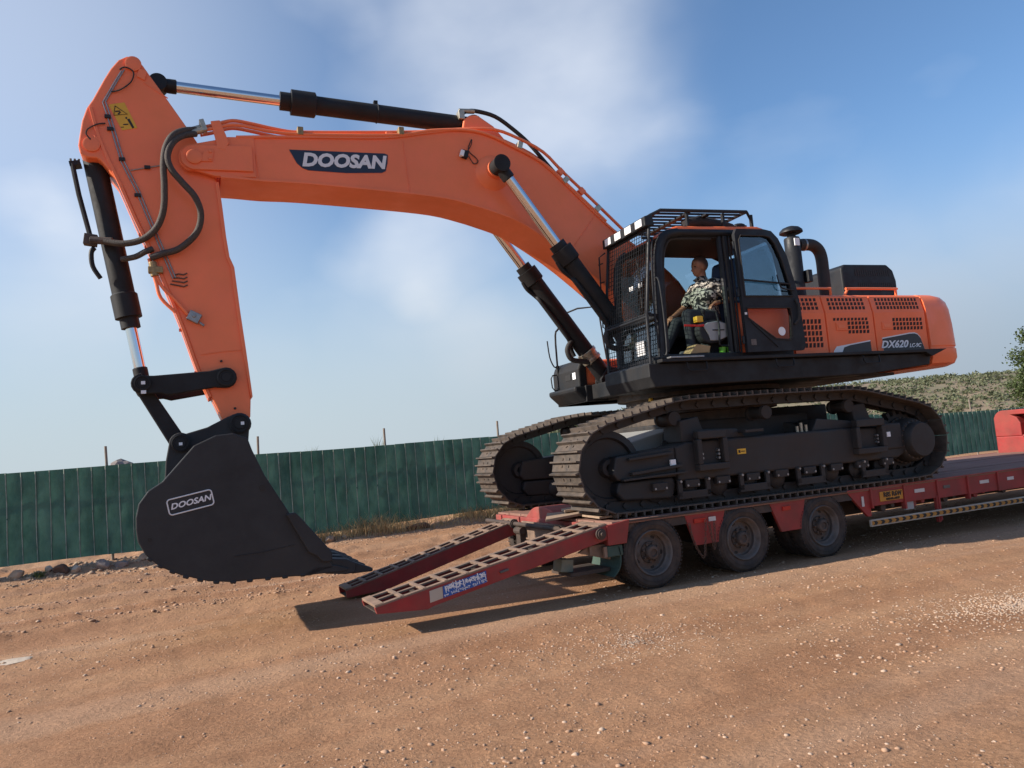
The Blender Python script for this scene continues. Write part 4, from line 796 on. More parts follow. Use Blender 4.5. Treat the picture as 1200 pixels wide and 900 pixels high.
MB().ball((-1.06, -.42, 2.20), (.03, .04, .04)).build('bearing_reflector', M['yellow'], sb_, smooth=True)

# ---- upper frame
MB().prism([(-1.80, 2.27), (-1.86, 2.40), (-1.86, 2.555), (2.80, 2.555), (2.74, 2.39), (1.60, 2.30)], -1.70, -.62).build('revolving_frame', M['black'], ex, bevel=.015)
MB().prism([(-1.45, 2.30), (-1.45, 2.55), (2.80, 2.555), (2.74, 2.39), (1.60, 2.30)], .70, 1.70).build('revolving_frame', M['black'], ex, bevel=.015)
MB().bb(-1.35, 2.8, -.62, .70, 2.33, 2.55).build('centre_platform', M['black'], ex, bevel=.015)
MB().bb(-1.1, 2.5, -1.3, 1.2, 2.30, 2.34).build('belly_plate', M['undercarriage'], ex)
b = MB(); b.prism([(-1.72, 2.560), (-1.72, 2.600), (3.02, 2.600), (2.72, 2.50), (2.60, 2.560)], -1.78, -1.58); b.build('walkway', M['black'], ex, bevel=.006)
for x in (-1.36, -.02, 1.45):
    t = MB().tube([(x, -1.705, 2.56), (x, -1.76, 2.54), (x, -1.77, 2.47), (x+.02, -1.775, 2.445), (x+.26, -1.775, 2.445), (x+.28, -1.77, 2.47), (x+.28, -1.76, 2.54), (x+.28, -1.705, 2.56)], .011, 8); t.build('step_loop', M['black'], ex, smooth=True)
MB().bb(-1.60, -1.12, -1.785, -1.70, 2.604, 2.624).build('step_tread', M['steel'], ex, bevel=.003)
b = MB(); b.box((-1.80, -1.60, 2.44), (.05, .14, .11)); l = b.build('frame_lamp', M['black_cab'], ex, bevel=.01); MB().ball((-1.828, -1.62, 2.44), (.012, .045, .05)).build('lamp_lens', M['white'], l, smooth=True)
# ---- engine hood with door panels and vents
hp = [(-1.54, 2.60), (-1.54, 3.16), (-1.49, 3.40), (-1.42, 3.44), (1.42, 3.44), (1.49, 3.40), (1.54, 3.16), (1.54, 2.60)]
MB().prismx(hp, .44, 2.96).build('engine_hood', M['orange2'], ex, bevel=.02)
dp = [(-1.536, 2.615), (-1.536, 3.16), (-1.486, 3.40), (-1.506, 3.408), (-1.562, 3.165), (-1.562, 2.615)]
def vents(parent, x0, x1, zr, nrow, pitch=.062, skew=0.):
    b = MB(); h = (zr[1]-zr[0])/nrow
    for r_ in range(nrow):
        za = zr[0]+h*r_+h*.14; zb = zr[0]+h*(r_+1)-h*.10; nn = int((x1-x0)/pitch)
        for i in range(nn):
            xa = x0+(x1-x0)*i/nn+.010; xb = x0+(x1-x0)*(i+1)/nn-.014; sk = .010
            def yv(z): return -1.5645 if z < 3.165 else -1.5645+(z-3.165)*(.058/.243)
            f = lambda x, z, o_: (x, yv(z)+o_, z)
            v = [f(xa, za, 0), f(xb, za, 0), f(xb+sk, zb, 0), f(xa+sk, zb, 0)]; w = [f(xa, za, .012), f(xb, za, .012), f(xb+sk, zb, .012), f(xa+sk, zb, .012)]
            b.add(v+w, [(0, 1, 2, 3), (7, 6, 5, 4), (0, 4, 5, 1), (1, 5, 6, 2), (2, 6, 7, 3), (3, 7, 4, 0)])
    b.build('painted_vent_slots', M['slot'], parent)  # raised dark boxes, painting in the shade of open slots
for k, (x0, x1) in enumerate(((.50, 1.065), (1.085, 1.935), (1.955, 2.94))):
    d = MB().prismx(dp, x0, x1).build('hood_door', M['orange2'], ex, bevel=.008)
    if k == 0: vents(d, .64, .99, (3.205, 3.385), 3); vents(d, .66, .99, (2.69, 3.09), 5)
    if k == 1: vents(d, 1.16, 1.83, (3.205, 3.385), 3); vents(d, 1.19, 1.83, (3.05, 3.10), 1); vents(d, 1.44, 1.84, (2.87, 3.05), 3)
    if k == 2: vents(d, 2.03, 2.86, (3.205, 3.385), 3); vents(d, 2.28, 2.87, (2.905, 3.09), 3)
    if k: 
        x = 1.24 if k == 1 else 2.08
        b = MB(); b.bb(x, x+.20, -1.572, -1.56, 2.92, 3.03); l = b.build('door_latch', M['orange2'], d, bevel=.006); MB().bb(x+.03, x+.15, -1.577, -1.5715, 2.95, 3.0).build('latch_paddle', M['orange'], l, bevel=.004)
# decal wedge with model lettering
def decal(x0, x1):
    top = [(1.15, 2.635), (1.21, 2.70), (1.95, 2.79), (2.58, 2.865), (2.68, 2.868), (2.74, 2.85), (2.79, 2.80), (2.845, 2.635)]
    out = []
    for (a, z), (b_, zz) in zip(top, top[1:]):
        for t in range(7):
            x = a+(b_-a)*t/6
            if x0 <= x <= x1: out.append((x, z+(zz-z)*t/6))
    return out
for x0, x1 in ((1.15, 1.925), (1.965, 2.85)):
    q = decal(x0, x1); poly = [(q[0][0], 2.622)]+q+[(q[-1][0], 2.622)]
    MB().prism([(a, z+.004) if 2.63 < z else (a, z) for a, z in poly], -1.5655, -1.560).build('decal_border', M['decalwhite'], ex); 
    poly2 = [(a if i else a+(.07 if x0 < 1.2 else 0), z-.012 if z > 2.63 else z) for i, (a, z) in enumerate(poly)]
    if x0 < 1.2: poly2 = [(1.30, 2.622), (1.34, 2.69)]+[p for p in poly2 if p[0] > 1.36]
    MB().prism(poly2, -1.5685, -1.5645).build('model_decal', M['decalblack'], ex)
txt('model_lettering', 'DX620', .140, (2.26, -1.570, 2.706), ex, M['decalwhite'], shear=.35, bold=.004, width=1.22)
txt('model_lettering', 'LC-9C', .078, (2.66, -1.570, 2.684), ex, M['decalwhite'], shear=.35, bold=.002, width=1.05)
# ---- counterweight, lofted with rounded plan corners
def cw_ring(ins, z):
    r = .5; s = 1.585-ins; e = 3.79-ins; pts = [(2.965, -s)]+[(e-r+r*math.sin(R(a)), -s+r-r*math.cos(R(a))) for a in range(0, 91, 9)]; pts += [(x, -y) for x, y in pts[::-1]]; return [(x, y, z) for x, y in pts]
rings = [cw_ring(i, z) for i, z in ((.10, 2.385), (.03, 2.42), (.0, 2.50), (.0, 2.63), (.012, 2.64), (.012, 2.66), (.0, 2.67), (.008, 3.0), (.022, 3.22), (.045, 3.33), (.085, 3.40), (.15, 3.44), (.25, 3.455))]
b = MB(); k = len(rings[0]); b.add([p for r_ in rings for p in r_], [(j*k+i, j*k+(i+1) % k, (j+1)*k+(i+1) % k, (j+1)*k+i) for j in range(len(rings)-1) for i in range(k)]+[tuple(range(k-1, -1, -1)), tuple(range((len(rings)-1)*k, len(rings)*k))])
b.build('counterweight', M['orange'], ex, smooth=True)
# ---- hood-top fittings
mo = [(2.36, 3.44), (2.35, 4.02), (2.41, 4.08), (3.30, 4.09), (3.42, 4.0), (3.47, 3.83), (3.46, 3.44)]
mf = MB().prism(mo, -.72, .55).build('muffler_housing', M['black_cab'], ex, bevel=.03, seg=3)
b = MB()
for i in range(16): x = 2.62+.046*i; b.add([(x, -.724, 3.90), (x+.026, -.724, 3.90), (x+.018, -.724, 4.0), (x-.008, -.724, 4.0), (x, -.71, 3.90), (x+.026, -.71, 3.90), (x+.018, -.71, 4.0), (x-.008, -.71, 4.0)], [(0, 1, 2, 3), (7, 6, 5, 4), (0, 4, 5, 1), (1, 5, 6, 2), (2, 6, 7, 3), (3, 7, 4, 0)])
for i in range(18): x = 2.66+.040*i; b.bb(x, x+.022, -.724, -.71, 3.66, 3.80)
b.build('painted_vent_slots', M['inkblack'], mf)  # dark boxes painted for the shade inside the housing vents
pc = MB().lathe([(.112, 3.40), (.112, 4.38), (.105, 4.40), (.06, 4.41), (.06, 4.455), (.135, 4.46), (.165, 4.475), (.16, 4.505), (.12, 4.545), (.05, 4.57), (.001, 4.572)], (1.28, -.9, 0), (0, 0, 1), 36).build('air_precleaner', M['black_cab'], ex, smooth=True)
MB().bb(1.22, 1.31, -1.018, -1.002, 4.26, 4.37).build('precleaner_label', M['white'], pc, bevel=.003); MB().bb(1.36, 1.44, -1.06, -.95, 3.72, 3.90).build('service_gauge', M['black_cab'], pc, bevel=.01)
MB().tube([(1.38, -.9, 4.30), (1.52, -.9, 4.31), (1.66, -.9, 4.30), (1.76, -.9, 4.23), (1.80, -.9, 4.10), (1.80, -.9, 3.85), (1.80, -.9, 3.42)], .086, 24, sm=5).build('intake_duct', M['rubber'], ex, smooth=True)
MB().lathe([(.090, 0), (.090, .03)], (1.47, -.9, 4.305), (1, 0, 0), 24).build('duct_clamp', M['steel'], ex, smooth=True)
MB().prism([(1.45, 3.44), (1.62, 3.72), (2.25, 3.80), (2.25, 3.44)], .2, .5).build('cooling_cover', M['greyplastic'], ex, bevel=.02)
for xs_ in ((.70, 1.42), (1.66, 2.66)):
    a, c = xs_; MB().tube([(a, -1.36, 3.43), (a+.06, -1.38, 3.53), (a+.10, -1.38, 3.545), (c-.06, -1.38, 3.545), (c-.02, -1.38, 3.535), (c, -1.36, 3.43)], .018, 10, sm=3).build('hood_handrail', M['orange'], ex, smooth=True)
# ---- right-hand front: tool box, platform, mirror mast
MB().prism([(-1.40, 2.55), (-1.38, 2.86), (-1.30, 2.94), (.3, 2.96), (.3, 2.55)], .78, 1.62).build('fuel_tank_cover', M['orange'], ex, bevel=.05, seg=3)
tb = MB().prism([(-1.53, 2.52), (-1.53, 2.80), (-1.49, 2.90), (-1.43, 2.955), (-1.385, 2.965), (-1.385, 2.53)], .74, 1.64).build('tool_box', M['black'], ex, bevel=.04, seg=3)
MB().bb(-1.536, -1.529, 1.0, 1.18, 2.66, 2.75).build('tool_box_grille', M['inkblack'], tb); MB().bb(-1.537, -1.529, .83, .93, 2.66, 2.76).build('tool_box_label', M['white'], tb)
MB().prism([(-1.62, 2.47), (-1.62, 2.54), (-1.0, 2.54), (-.88, 2.30), (-1.44, 2.30)], .72, 1.66).build('side_step_platform', M['black'], ex, bevel=.03)
v = 1.45
MB().tube(P3([(-1.40, 2.45), (-1.50, 2.48), (-1.53, 2.62), (-1.52, 2.95), (-1.51, 3.43), (-1.44, 3.54), (-1.28, 3.80)], v), .016, 8, sm=3).build('mirror_mast', M['black'], ex, smooth=True)
b = MB(); b.tube(P3([(-1.52, 2.92), (-1.58, 2.93), (-1.64, 3.08), (-1.66, 3.34)], v), .011, 8, sm=3); b.tube(P3([(-1.52, 2.80), (-1.62, 2.79), (-1.65, 2.74), (-1.64, 2.60), (-1.60, 2.55), (-1.52, 2.56)], v), .010, 8); b.cyl((-1.52, v, 2.90), (-1.52, v, 2.94), .028, n=10); b.cyl((-1.52, v, 2.78), (-1.52, v, 2.82), .028, n=10); b.cyl((-1.53, v, 2.55), (-1.53, v, 2.59), .028, n=10); b.build('mirror_bracket', M['black'], ex, smooth=True)
MB().tube([(-1.30, v, 3.78), (-1.18, v-.2, 3.82), (-.95, v-.45, 3.80), (-.93, v-.5, 3.2), (-.9, v-.5, 2.9)], .014, 8).build('front_handrail', M['black'], ex, smooth=True)

# ---- boom
low = [(-6.44, 5.06), (-6.25, 5.055), (-5.96, 5.04), (-5.48, 5.04), (-4.37, 4.99), (-3.76, 4.945), (-3.39, 4.87), (-3.10, 4.79), (-2.79, 4.685), (-2.44, 4.49), (-1.95, 4.15), (-1.18, 3.50), (-.55, 2.88)]
topb = [(-.05, 3.05), (-.26, 3.72), (-.62, 4.10), (-1.02, 4.38), (-1.34, 4.60), (-1.68, 4.90), (-1.97, 5.17), (-2.34, 5.49), (-2.77, 5.72), (-3.13, 5.84), (-3.45, 5.87), (-3.89, 5.80), (-4.37, 5.70), (-4.80, 5.655), (-5.74, 5.59), (-6.25, 5.545), (-6.44, 5.50)]
prof = smooth2(low, 3)+[(-.45, 2.66), (-.25, 2.58), (-.05, 2.66)]+smooth2(topb, 3)
boom = MB().prism(prof, -.33, .33).build('boom', M['orange'], ex, bevel=.012)
# flange lips along the edges of the box section
def strip(pts, y0, y1, w):
    b = MB(); P = smooth2(pts, 3); n_ = len(P); up_ = []; dn = []
    for i, (a, z) in enumerate(P):
        t = Vector((P[min(i+1, n_-1)][0]-P[max(i-1, 0)][0], P[min(i+1, n_-1)][1]-P[max(i-1, 0)][1])).normalized(); nn = Vector((-t.y, t.x)); up_.append((a+nn.x*w/2, z+nn.y*w/2)); dn.append((a-nn.x*w/2, z-nn.y*w/2))
    b.prism(up_+dn[::-1], y0, y1); return b
strip(low, -.352, .352, .030).build('boom_bottom_plate', M['orange'], boom, bevel=.004)
strip(topb[:-1], -.352, .352, .030).build('boom_top_plate', M['orange'], boom, bevel=.004)
fork = [(-6.05, 5.07), (-6.50, 5.06), (-6.72, 5.12)]+[(-6.71+.165*math.cos(R(a)), 5.262+.165*math.sin(R(a))) for a in range(245, 80, -15)]+[(-6.45, 5.50), (-6.34, 5.54), (-6.05, 5.56)]
for s in (-1, 1):
    y0, y1 = sorted((s*.285, s*.345)); MB().prism(fork, y0, y1).build('boom_fork', M['orange'], boom, bevel=.01)
    y0, y1 = sorted((s*.345, s*.372)); MB().prism([(-6.08, 5.13), (-6.08, 5.44)]+[(-6.71+.145*math.cos(R(a)), 5.262+.145*math.sin(R(a))) for a in range(85, 276, 12)], y0, y1).build('boom_boss_plate', M['orange'], boom, bevel=.008)
pc_ = MB(); pc_.lathe([(.085, 0), (.085, .02), (.075, .025), (.001, .025)], (-6.71, -.372, 5.262), (0, -1, 0), 28); pc_.prism([(-6.66, 5.21), (-6.52, 5.22), (-6.50, 5.36), (-6.60, 5.34)], -.388, -.37); pc_.cyl((-6.545, -.40, 5.25), (-6.545, -.37, 5.25), .018, n=10); pc_.cyl((-6.54, -.40, 5.33), (-6.54, -.37, 5.33), .018, n=10); pc_.build('pin_keeper', M['orange'], boom, bevel=.003, smooth=True)
# weld seams
for x, z0, z1 in ((-4.22, 5.01, 5.66), (-6.02, 5.06, 5.55)): MB().tube([(x, -.334, z0), (x-.04, -.334, z1)], .005, 6).build('weld_seam', M['orange'], boom)
MB().tube([(-2.05, -.334, 4.28), (-1.62, -.334, 4.80)], .005, 6).build('weld_seam', M['orange'], boom)
# arm-cylinder ear on the boom top
for y in (-.17, .13): MB().prism([(-3.42, 5.84), (-3.36, 6.10), (-3.27, 6.17), (-3.15, 6.17), (-2.94, 6.04), (-2.70, 5.76)], y, y+.05).build('cylinder_ear', M['orange'], boom, bevel=.02, seg=3)
# round boss where the boom cylinders attach
MB().lathe([(.24, .33), (.22, .35), (.16, .40), (.12, .42), (.12, .50), (.001, .5)], (-3.08, 0, 5.32), (0, -1, 0), 32).build('cylinder_boss', M['orange'], boom, smooth=True)
MB().lathe([(.24, .33), (.22, .35), (.16, .40), (.12, .42), (.12, .50), (.001, .5)], (-3.08, 0, 5.32), (0, 1, 0), 32).build('cylinder_boss', M['orange'], boom, smooth=True)
# name plate on the boom
pl = [(-5.66, 5.44), (-4.51, 5.475), (-4.47, 5.46), (-4.48, 5.36), (-4.51, 5.25), (-4.56, 5.225), (-5.0, 5.195), (-5.45, 5.20), (-5.52, 5.225), (-5.58, 5.28)]
dc = MB().prism(pl, -.337, -.331).build('name_decal', M['navy'], boom)
txt('name_lettering', 'DOOSAN', .222, (-5.02, -.339, 5.335), dc, M['decalwhite'], rot=.03, shear=.22, bold=.0100, width=1.06, height=1.0)
# boom lamp and wire
bl = MB(); bl.box((-3.46, -.36, 5.53), (.09, .07, .10), Matrix.Rotation(.3, 3, 'Y')); lm = bl.build('boom_lamp', M['black_cab'], boom, bevel=.012); MB().box((-3.50, -.372, 5.535), (.05, .06, .085), Matrix.Rotation(.3, 3, 'Y')).build('lamp_lens', M['white'], lm, bevel=.01)
MB().tube([(-3.42, -.345, 5.58), (-3.36, -.345, 5.66), (-3.34, -.345, 5.75), (-3.40, -.345, 5.60), (-3.30, -.345, 5.50), (-3.28, -.345, 5.45), (-3.34, -.345, 5.42), (-3.40, -.345, 5.52)], .006, 6, sm=3).build('lamp_wire', M['rubber'], boom)
# steel pipes along the boom
for v_, dz in ((-.26, .0), (-.05, .0)):
    MB().tube([(a, v_, z+dz) for a, z in [(-6.63, 5.66), (-6.49, 5.70), (-6.32, 5.765), (-6.16, 5.77), (-5.73, 5.705), (-5.43, 5.705), (-4.32, 5.80), (-3.80, 5.86), (-3.44, 5.915), (-2.98, 5.95), (-2.62, 5.85), (-2.28, 5.69), (-2.02, 5.44), (-1.63, 5.09), (-1.13, 4.63)]], .021, 10, sm=3).build('boom_pipe', M['orange'], boom, smooth=True)
MB().tube([(a, -.345, z) for a, z in [(-6.60, 5.60), (-6.49, 5.625), (-6.32, 5.68), (-6.16, 5.685), (-5.74, 5.632), (-5.04, 5.665), (-4.3, 5.73), (-3.89, 5.82), (-3.42, 5.87), (-3.10, 5.83), (-2.77, 5.70), (-2.34, 5.50), (-1.97, 5.19), (-1.45, 4.72)]], .021, 10, sm=3).build('boom_pipe', M['orange'], boom, smooth=True)
for a, z, m in ((-6.45, 5.66, 'brass'), (-5.52, 5.675, 'brass'), (-4.28, 5.78, 'brass'), (-2.66, 5.72, 'zinc'), (-2.02, 5.28, 'zinc'), (-1.56, 4.90, 'zinc')):
    MB().box((a, -.315, z), (.07, .11, .10), Matrix.Rotation(.8 if a > -2.5 else (.3 if a > -3 else 0), 3, 'Y')).build('pipe_clamp', M[m], boom, bevel=.008)
for a, z in ((-4.42, 5.74), (-2.05, 5.42), (-1.75, 5.16)): MB().box((a, -.24, z), (.09, .12, .09), Matrix.Rotation(.8 if a > -3 else 0, 3, 'Y')).build('pipe_bracket', M['orange'], boom, bevel=.01)
MB().prism([(-6.52, 5.70), (-6.42, 5.72), (-6.33, 5.46), (-6.38, 5.36), (-6.46, 5.38), (-6.48, 5.50)], -.375, -.355).build('pipe_stay', M['orange'], boom, bevel=.008)
b = MB(); b.cyl((-6.74, -.30, 5.60), (-6.58, -.30, 5.66), .034, n=12); b.cyl((-6.74, -.36, 5.54), (-6.58, -.36, 5.60), .034, n=12); b.box((-6.60, -.32, 5.64), (.05, .16, .13), Matrix.Rotation(-.3, 3, 'Y')); b.build('hose_coupling', M['zinc'], boom, smooth=True)
MB().tube([(-3.36, -.1, 6.20), (-3.28, -.1, 6.25), (-3.13, -.1, 6.26), (-2.88, -.1, 6.21), (-2.64, -.1, 6.06), (-2.41, -.1, 5.87), (-2.17, -.1, 5.60), (-1.9, -.1, 5.3)], .028, 10, sm=4).build('boom_hose', M['rubber'], boom, smooth=True)
b = MB(); b.box((-3.38, -.1, 6.17), (.08, .12, .12)); b.cyl((-3.40, -.1, 6.24), (-3.18, -.1, 6.255), .033, n=12); b.build('hose_coupling', M['zinc'], boom, bevel=.006)
# hoses looping from boom to arm
h1 = [(-6.68, 5.60), (-6.80, 5.55), (-6.92, 5.46), (-7.00, 5.30), (-7.03, 5.10), (-7.03, 4.88), (-7.05, 4.62), (-7.13, 4.43), (-7.28, 4.31), (-7.47, 4.27), (-7.66, 4.31)]
h2 = [(-6.68, 5.54), (-6.82, 5.48), (-6.93, 5.36), (-6.985, 5.20), (-6.95, 5.05), (-6.84, 4.91), (-6.72, 4.76), (-6.67, 4.57), (-6.73, 4.37), (-6.91, 4.205), (-7.08, 4.15), (-7.21, 4.10)]
vs1 = [-.32, -.40, -.46, -.48, -.48, -.46, -.42, -.36, -.30, -.26, -.20]; vs2 = [-.36, -.42, -.48, -.50, -.50, -.48, -.46, -.42, -.38, -.34, -.32, -.31]
MB().tube([(a, v_, z) for (a, z), v_ in zip(h1, vs1)], .036, 12, sm=5).build('arm_hose', M['hosewrap'], ex, smooth=True)
MB().tube([(a, v_, z) for (a, z), v_ in zip(h2, vs2)], .036, 12, sm=5).build('arm_hose', M['hosewrap'], ex, smooth=True)
MB().tube([(-7.18, -.29, 4.21), (-7.26, -.30, 4.17), (-7.36, -.24, 4.13), (-7.50, -.16, 4.12)], .032, 12, sm=4).build('arm_hose', M['hosewrap'], ex, smooth=True)

# ---- arm (stick)
armp = [(-7.36, 6.435), (-7.26, 6.42), (-7.20, 6.34), (-7.12, 6.21), (-6.96, 5.96), (-6.78, 5.67), (-6.56, 5.30), (-6.48, 5.02), (-6.455, 4.72), (-6.43, 4.37), (-6.405, 4.14), (-6.36, 4.02), (-6.32, 3.50), (-6.28, 3.06), (-6.235, 2.52), (-6.25, 2.30), (-6.33, 2.16), (-6.46, 2.16), (-6.555, 2.30), (-6.65, 2.54), (-6.77, 2.88), (-6.885, 3.29), (-7.0, 3.65), (-7.21, 4.25), (-7.33, 4.56), (-7.44, 4.87), (-7.50, 4.98), (-7.60, 5.12), (-7.66, 5.20), (-7.70, 5.225), (-7.80, 5.225), (-7.86, 5.27), (-7.875, 5.36), (-7.86, 5.46), (-7.83, 5.64), (-7.78, 5.79), (-7.72, 5.89), (-7.60, 6.14), (-7.53, 6.27), (-7.45, 6.38)]
arm = MB().prism(armp, -.255, .255).build('arm', M['orange'], ex, bevel=.014)
MB().prism([(-6.46, 5.02), (-6.435, 4.72), (-6.41, 4.37), (-6.385, 4.14), (-6.34, 4.02), (-6.30, 3.5), (-6.26, 3.06), (-6.215, 2.52), (-6.235, 2.515), (-6.30, 3.06), (-6.34, 3.5), (-6.38, 4.02), (-6.425, 4.14), (-6.45, 4.37), (-6.475, 4.72), (-6.5, 5.02)], -.275, .275).build('arm_rear_plate', M['orange'], arm, bevel=.004)
lf = [(-6.665, 2.54), (-6.785, 2.88), (-6.90, 3.29), (-7.015, 3.65), (-7.225, 4.25), (-7.345, 4.56), (-7.455, 4.87), (-7.51, 5.02), (-7.60, 5.25), (-7.68, 5.50), (-7.74, 5.80)]
strip(lf, -.272, .272, .034).build('arm_front_plate', M['orange'], arm, bevel=.004)
for (a, z), r_ in (((-7.30, 6.345), .085), ((-7.745, 5.375), .085)): MB().lathe([(r_, .25), (r_, .275), (r_*.8, .28), (.001, .28)], (a, 0, z), (0, -1, 0), 28).build('pin_boss', M['orange'], arm, smooth=True)
b = MB(); b.prism([(-7.24, 6.30), (-7.16, 6.27), (-7.19, 6.16), (-7.27, 6.20)], -.275, -.255); b.prism([(-7.72, 5.48), (-7.68, 5.46), (-7.67, 5.40), (-7.70, 5.40)], -.275, -.255); b.build('keeper_plate', M['orange'], arm, bevel=.006)
strip([(-7.20, 6.14), (-7.06, 6.05), (-6.96, 5.98)], -.262, -.25, .010).build('weld_seam', M['orange'], arm)
MB().tube([(-6.74, -.258, 3.02), (-6.5, -.258, 3.05), (-6.31, -.258, 3.06)], .005, 6).build('weld_seam', M['orange'], arm)
for off in (0, .028): MB().tube([(a+off, -.268, z+off*.5) for a, z in [(-7.42, 6.25), (-7.50, 6.10), (-7.62, 5.86), (-7.57, 5.67), (-7.46, 5.19), (-7.32, 4.86), (-7.2, 4.5), (-6.99, 3.88)]], .0075, 6).build('grease_line', M['steel'], arm)
MB().tube([(-7.37, -.266, 5.10), (-7.22, -.266, 5.14), (-7.05, -.266, 5.18), (-6.95, -.266, 5.22)], .007, 6).build('grease_line', M['steel'], arm)
MB().tube([(-7.44, -.27, 6.26), (-7.38, -.28, 6.29), (-7.30, -.28, 6.24), (-7.33, -.28, 6.12), (-7.44, -.28, 6.02), (-7.53, -.27, 5.99)], .008, 6, sm=4).build('grease_hose', M['rubber'], arm)
MB().tube([(-7.60, -.27, 5.62), (-7.68, -.28, 5.60), (-7.77, -.28, 5.54), (-7.79, -.28, 5.48), (-7.75, -.28, 5.42)], .008, 6, sm=4).build('grease_hose', M['rubber'], arm)
for a, z in ((-7.575, 5.70), (-7.555, 5.56), (-7.45, 5.22), (-7.31, 4.82), (-7.17, 4.42), (-7.20, 5.145)): MB().box((a, -.275, z), (.06, .03, .035)).build('line_clip', M['inkblack'], arm)
b = MB()
for i in range(4): b.tube([(-7.02+.018*i, -.268, 3.82+.035*i), (-6.93, -.272, 3.80+.045*i), (-6.88, -.272, 3.79+.045*i), (-6.84, -.272, 3.81+.045*i)], .007, 6)
b.build('grease_manifold', M['hub'], arm)
for pts in ([(-7.22, 4.10), (-7.19, 3.96), (-7.16, 3.83), (-7.12, 3.66), (-6.98, 3.50)], [(-7.18, 4.0), (-7.11, 3.80), (-6.98, 3.64), (-6.85, 3.47)]): MB().tube([(a, -.285, z) for a, z in pts], .020, 10, sm=4).build('arm_pipe', M['orange'], arm, smooth=True)
b = MB(); b.cyl((-7.19, -.29, 4.06), (-7.17, -.29, 3.90), .042, n=12); b.box((-7.16, -.29, 3.97), (.15, .08, .07)); b.build('pipe_union', M['brass'], arm, bevel=.006)
b = MB(); b.box((-6.79, -.29, 3.44), (.13, .07, .11), Matrix.Rotation(.5, 3, 'Y')); b.cyl((-6.79, -.30, 3.45), (-6.79, -.34, 3.45), .022, n=10); b.cyl((-6.74, -.29, 3.38), (-6.69, -.29, 3.34), .015, n=8); b.build('valve_block', M['steel'], arm, bevel=.006)
b = MB(); [b.cyl((a, -.26, z), (a, -.275, z), .014, n=10) for a, z in ((-6.53, 2.94), (-6.41, 2.40), (-7.24, 4.33))]; b.build('arm_plug', M['inkblack'], arm)
for a, z in ((-7.30, 4.42), (-7.245, 4.28), (-6.93, 3.33), (-6.79, 2.84)): MB().box((a, -.1, z), (.05, .04, .03)).build('weld_tab', M['orange'], arm)
# warning label
wl = MB().prism([(-7.565, 5.845), (-7.405, 5.885), (-7.285, 5.60), (-7.44, 5.56)], -.260, -.254).build('warning_label', M['yellow'], arm)
b = MB(); T3 = [(-7.50, 5.835), (-7.38, 5.75), (-7.515, 5.725)]; b.tube([(a, -.262, z) for a, z in T3+T3[:1]], .0045, 5); b.box((-7.475, -.262, 5.775), (.05, .003, .014), Matrix.Rotation(-.2, 3, 'Y')); b.box((-7.46, -.262, 5.755), (.014, .003, .035), Matrix.Rotation(.7, 3, 'Y')); b.prism([(-7.385, 5.69), (-7.36, 5.70), (-7.315, 5.60), (-7.335, 5.59)], -.263, -.260); b.box((-7.40, -.262, 5.63), (.05, .003, .012), Matrix.Rotation(-.15, 3, 'Y')); b.box((-7.435, -.262, 5.595), (.03, .003, .007), Matrix.Rotation(-.15, 3, 'Y')); b.ball((-7.392, -.262, 5.705), (.010, .002, .012), 8, 5); b.build('label_print', M['inkblack'], wl)

# ---- hydraulic cylinders
def cylinder(name, a, b_, split, rt_, rr_, collar, v_=0., clevis=.09, head=True, hn='cylinder_head'):
    A = Vector((a[0], v_, a[1])); B = Vector((b_[0], v_, b_[1])); d = (B-A).normalized(); s = A.lerp(B, split)     # A: rod eye, B: tube end
    t = MB().cyl(s, B, rt_, n=28).build(name, M['black'], ex, smooth=True)
    MB().cyl(A+d*clevis, s, rr_, n=24).build('piston_rod', M['chrome'], t, smooth=True)
    hd = MB(); hd.lathe([(collar[0]*.72, -collar[1]*.45), (collar[0]*.72, 0), (collar[0], .001), (collar[0], collar[1]), (rt_*1.02, collar[1]+.02)], s, d, 28); hd.build(hn, M['black'], t, smooth=True)
    e = MB(); e.cyl(A-Vector((0, .09, 0)), A+Vector((0, .09, 0)), clevis, n=24); e.lathe([(clevis*.75, .02), (rr_*1.25, clevis*1.2), (rr_*1.25, clevis*1.9), (rr_*1.02, clevis*2.0)], A, d, 24); e.build('rod_eye', M['black'], t, smooth=True)
    e = MB(); e.cyl(B-Vector((0, .10, 0)), B+Vector((0, .10, 0)), rt_*1.05, n=24); e.build('tube_eye', M['black'], t, smooth=True)
    return t, A, B, d, s
t, A, B, d, s = cylinder('arm_cylinder', (-7.06, 6.255), (-3.18, 6.09), .385, .115, .066, (.155, .29), 0., .10)
MB().lathe([(.118, 0), (.125, .01), (.118, .02)], A.lerp(B, .66), d, 24).build('tube_band', M['black'], t, smooth=True); MB().box(A.lerp(B, .66)+Vector((0, 0, .13)), (.05, .06, .07)).build('pipe_boss', M['black'], t)
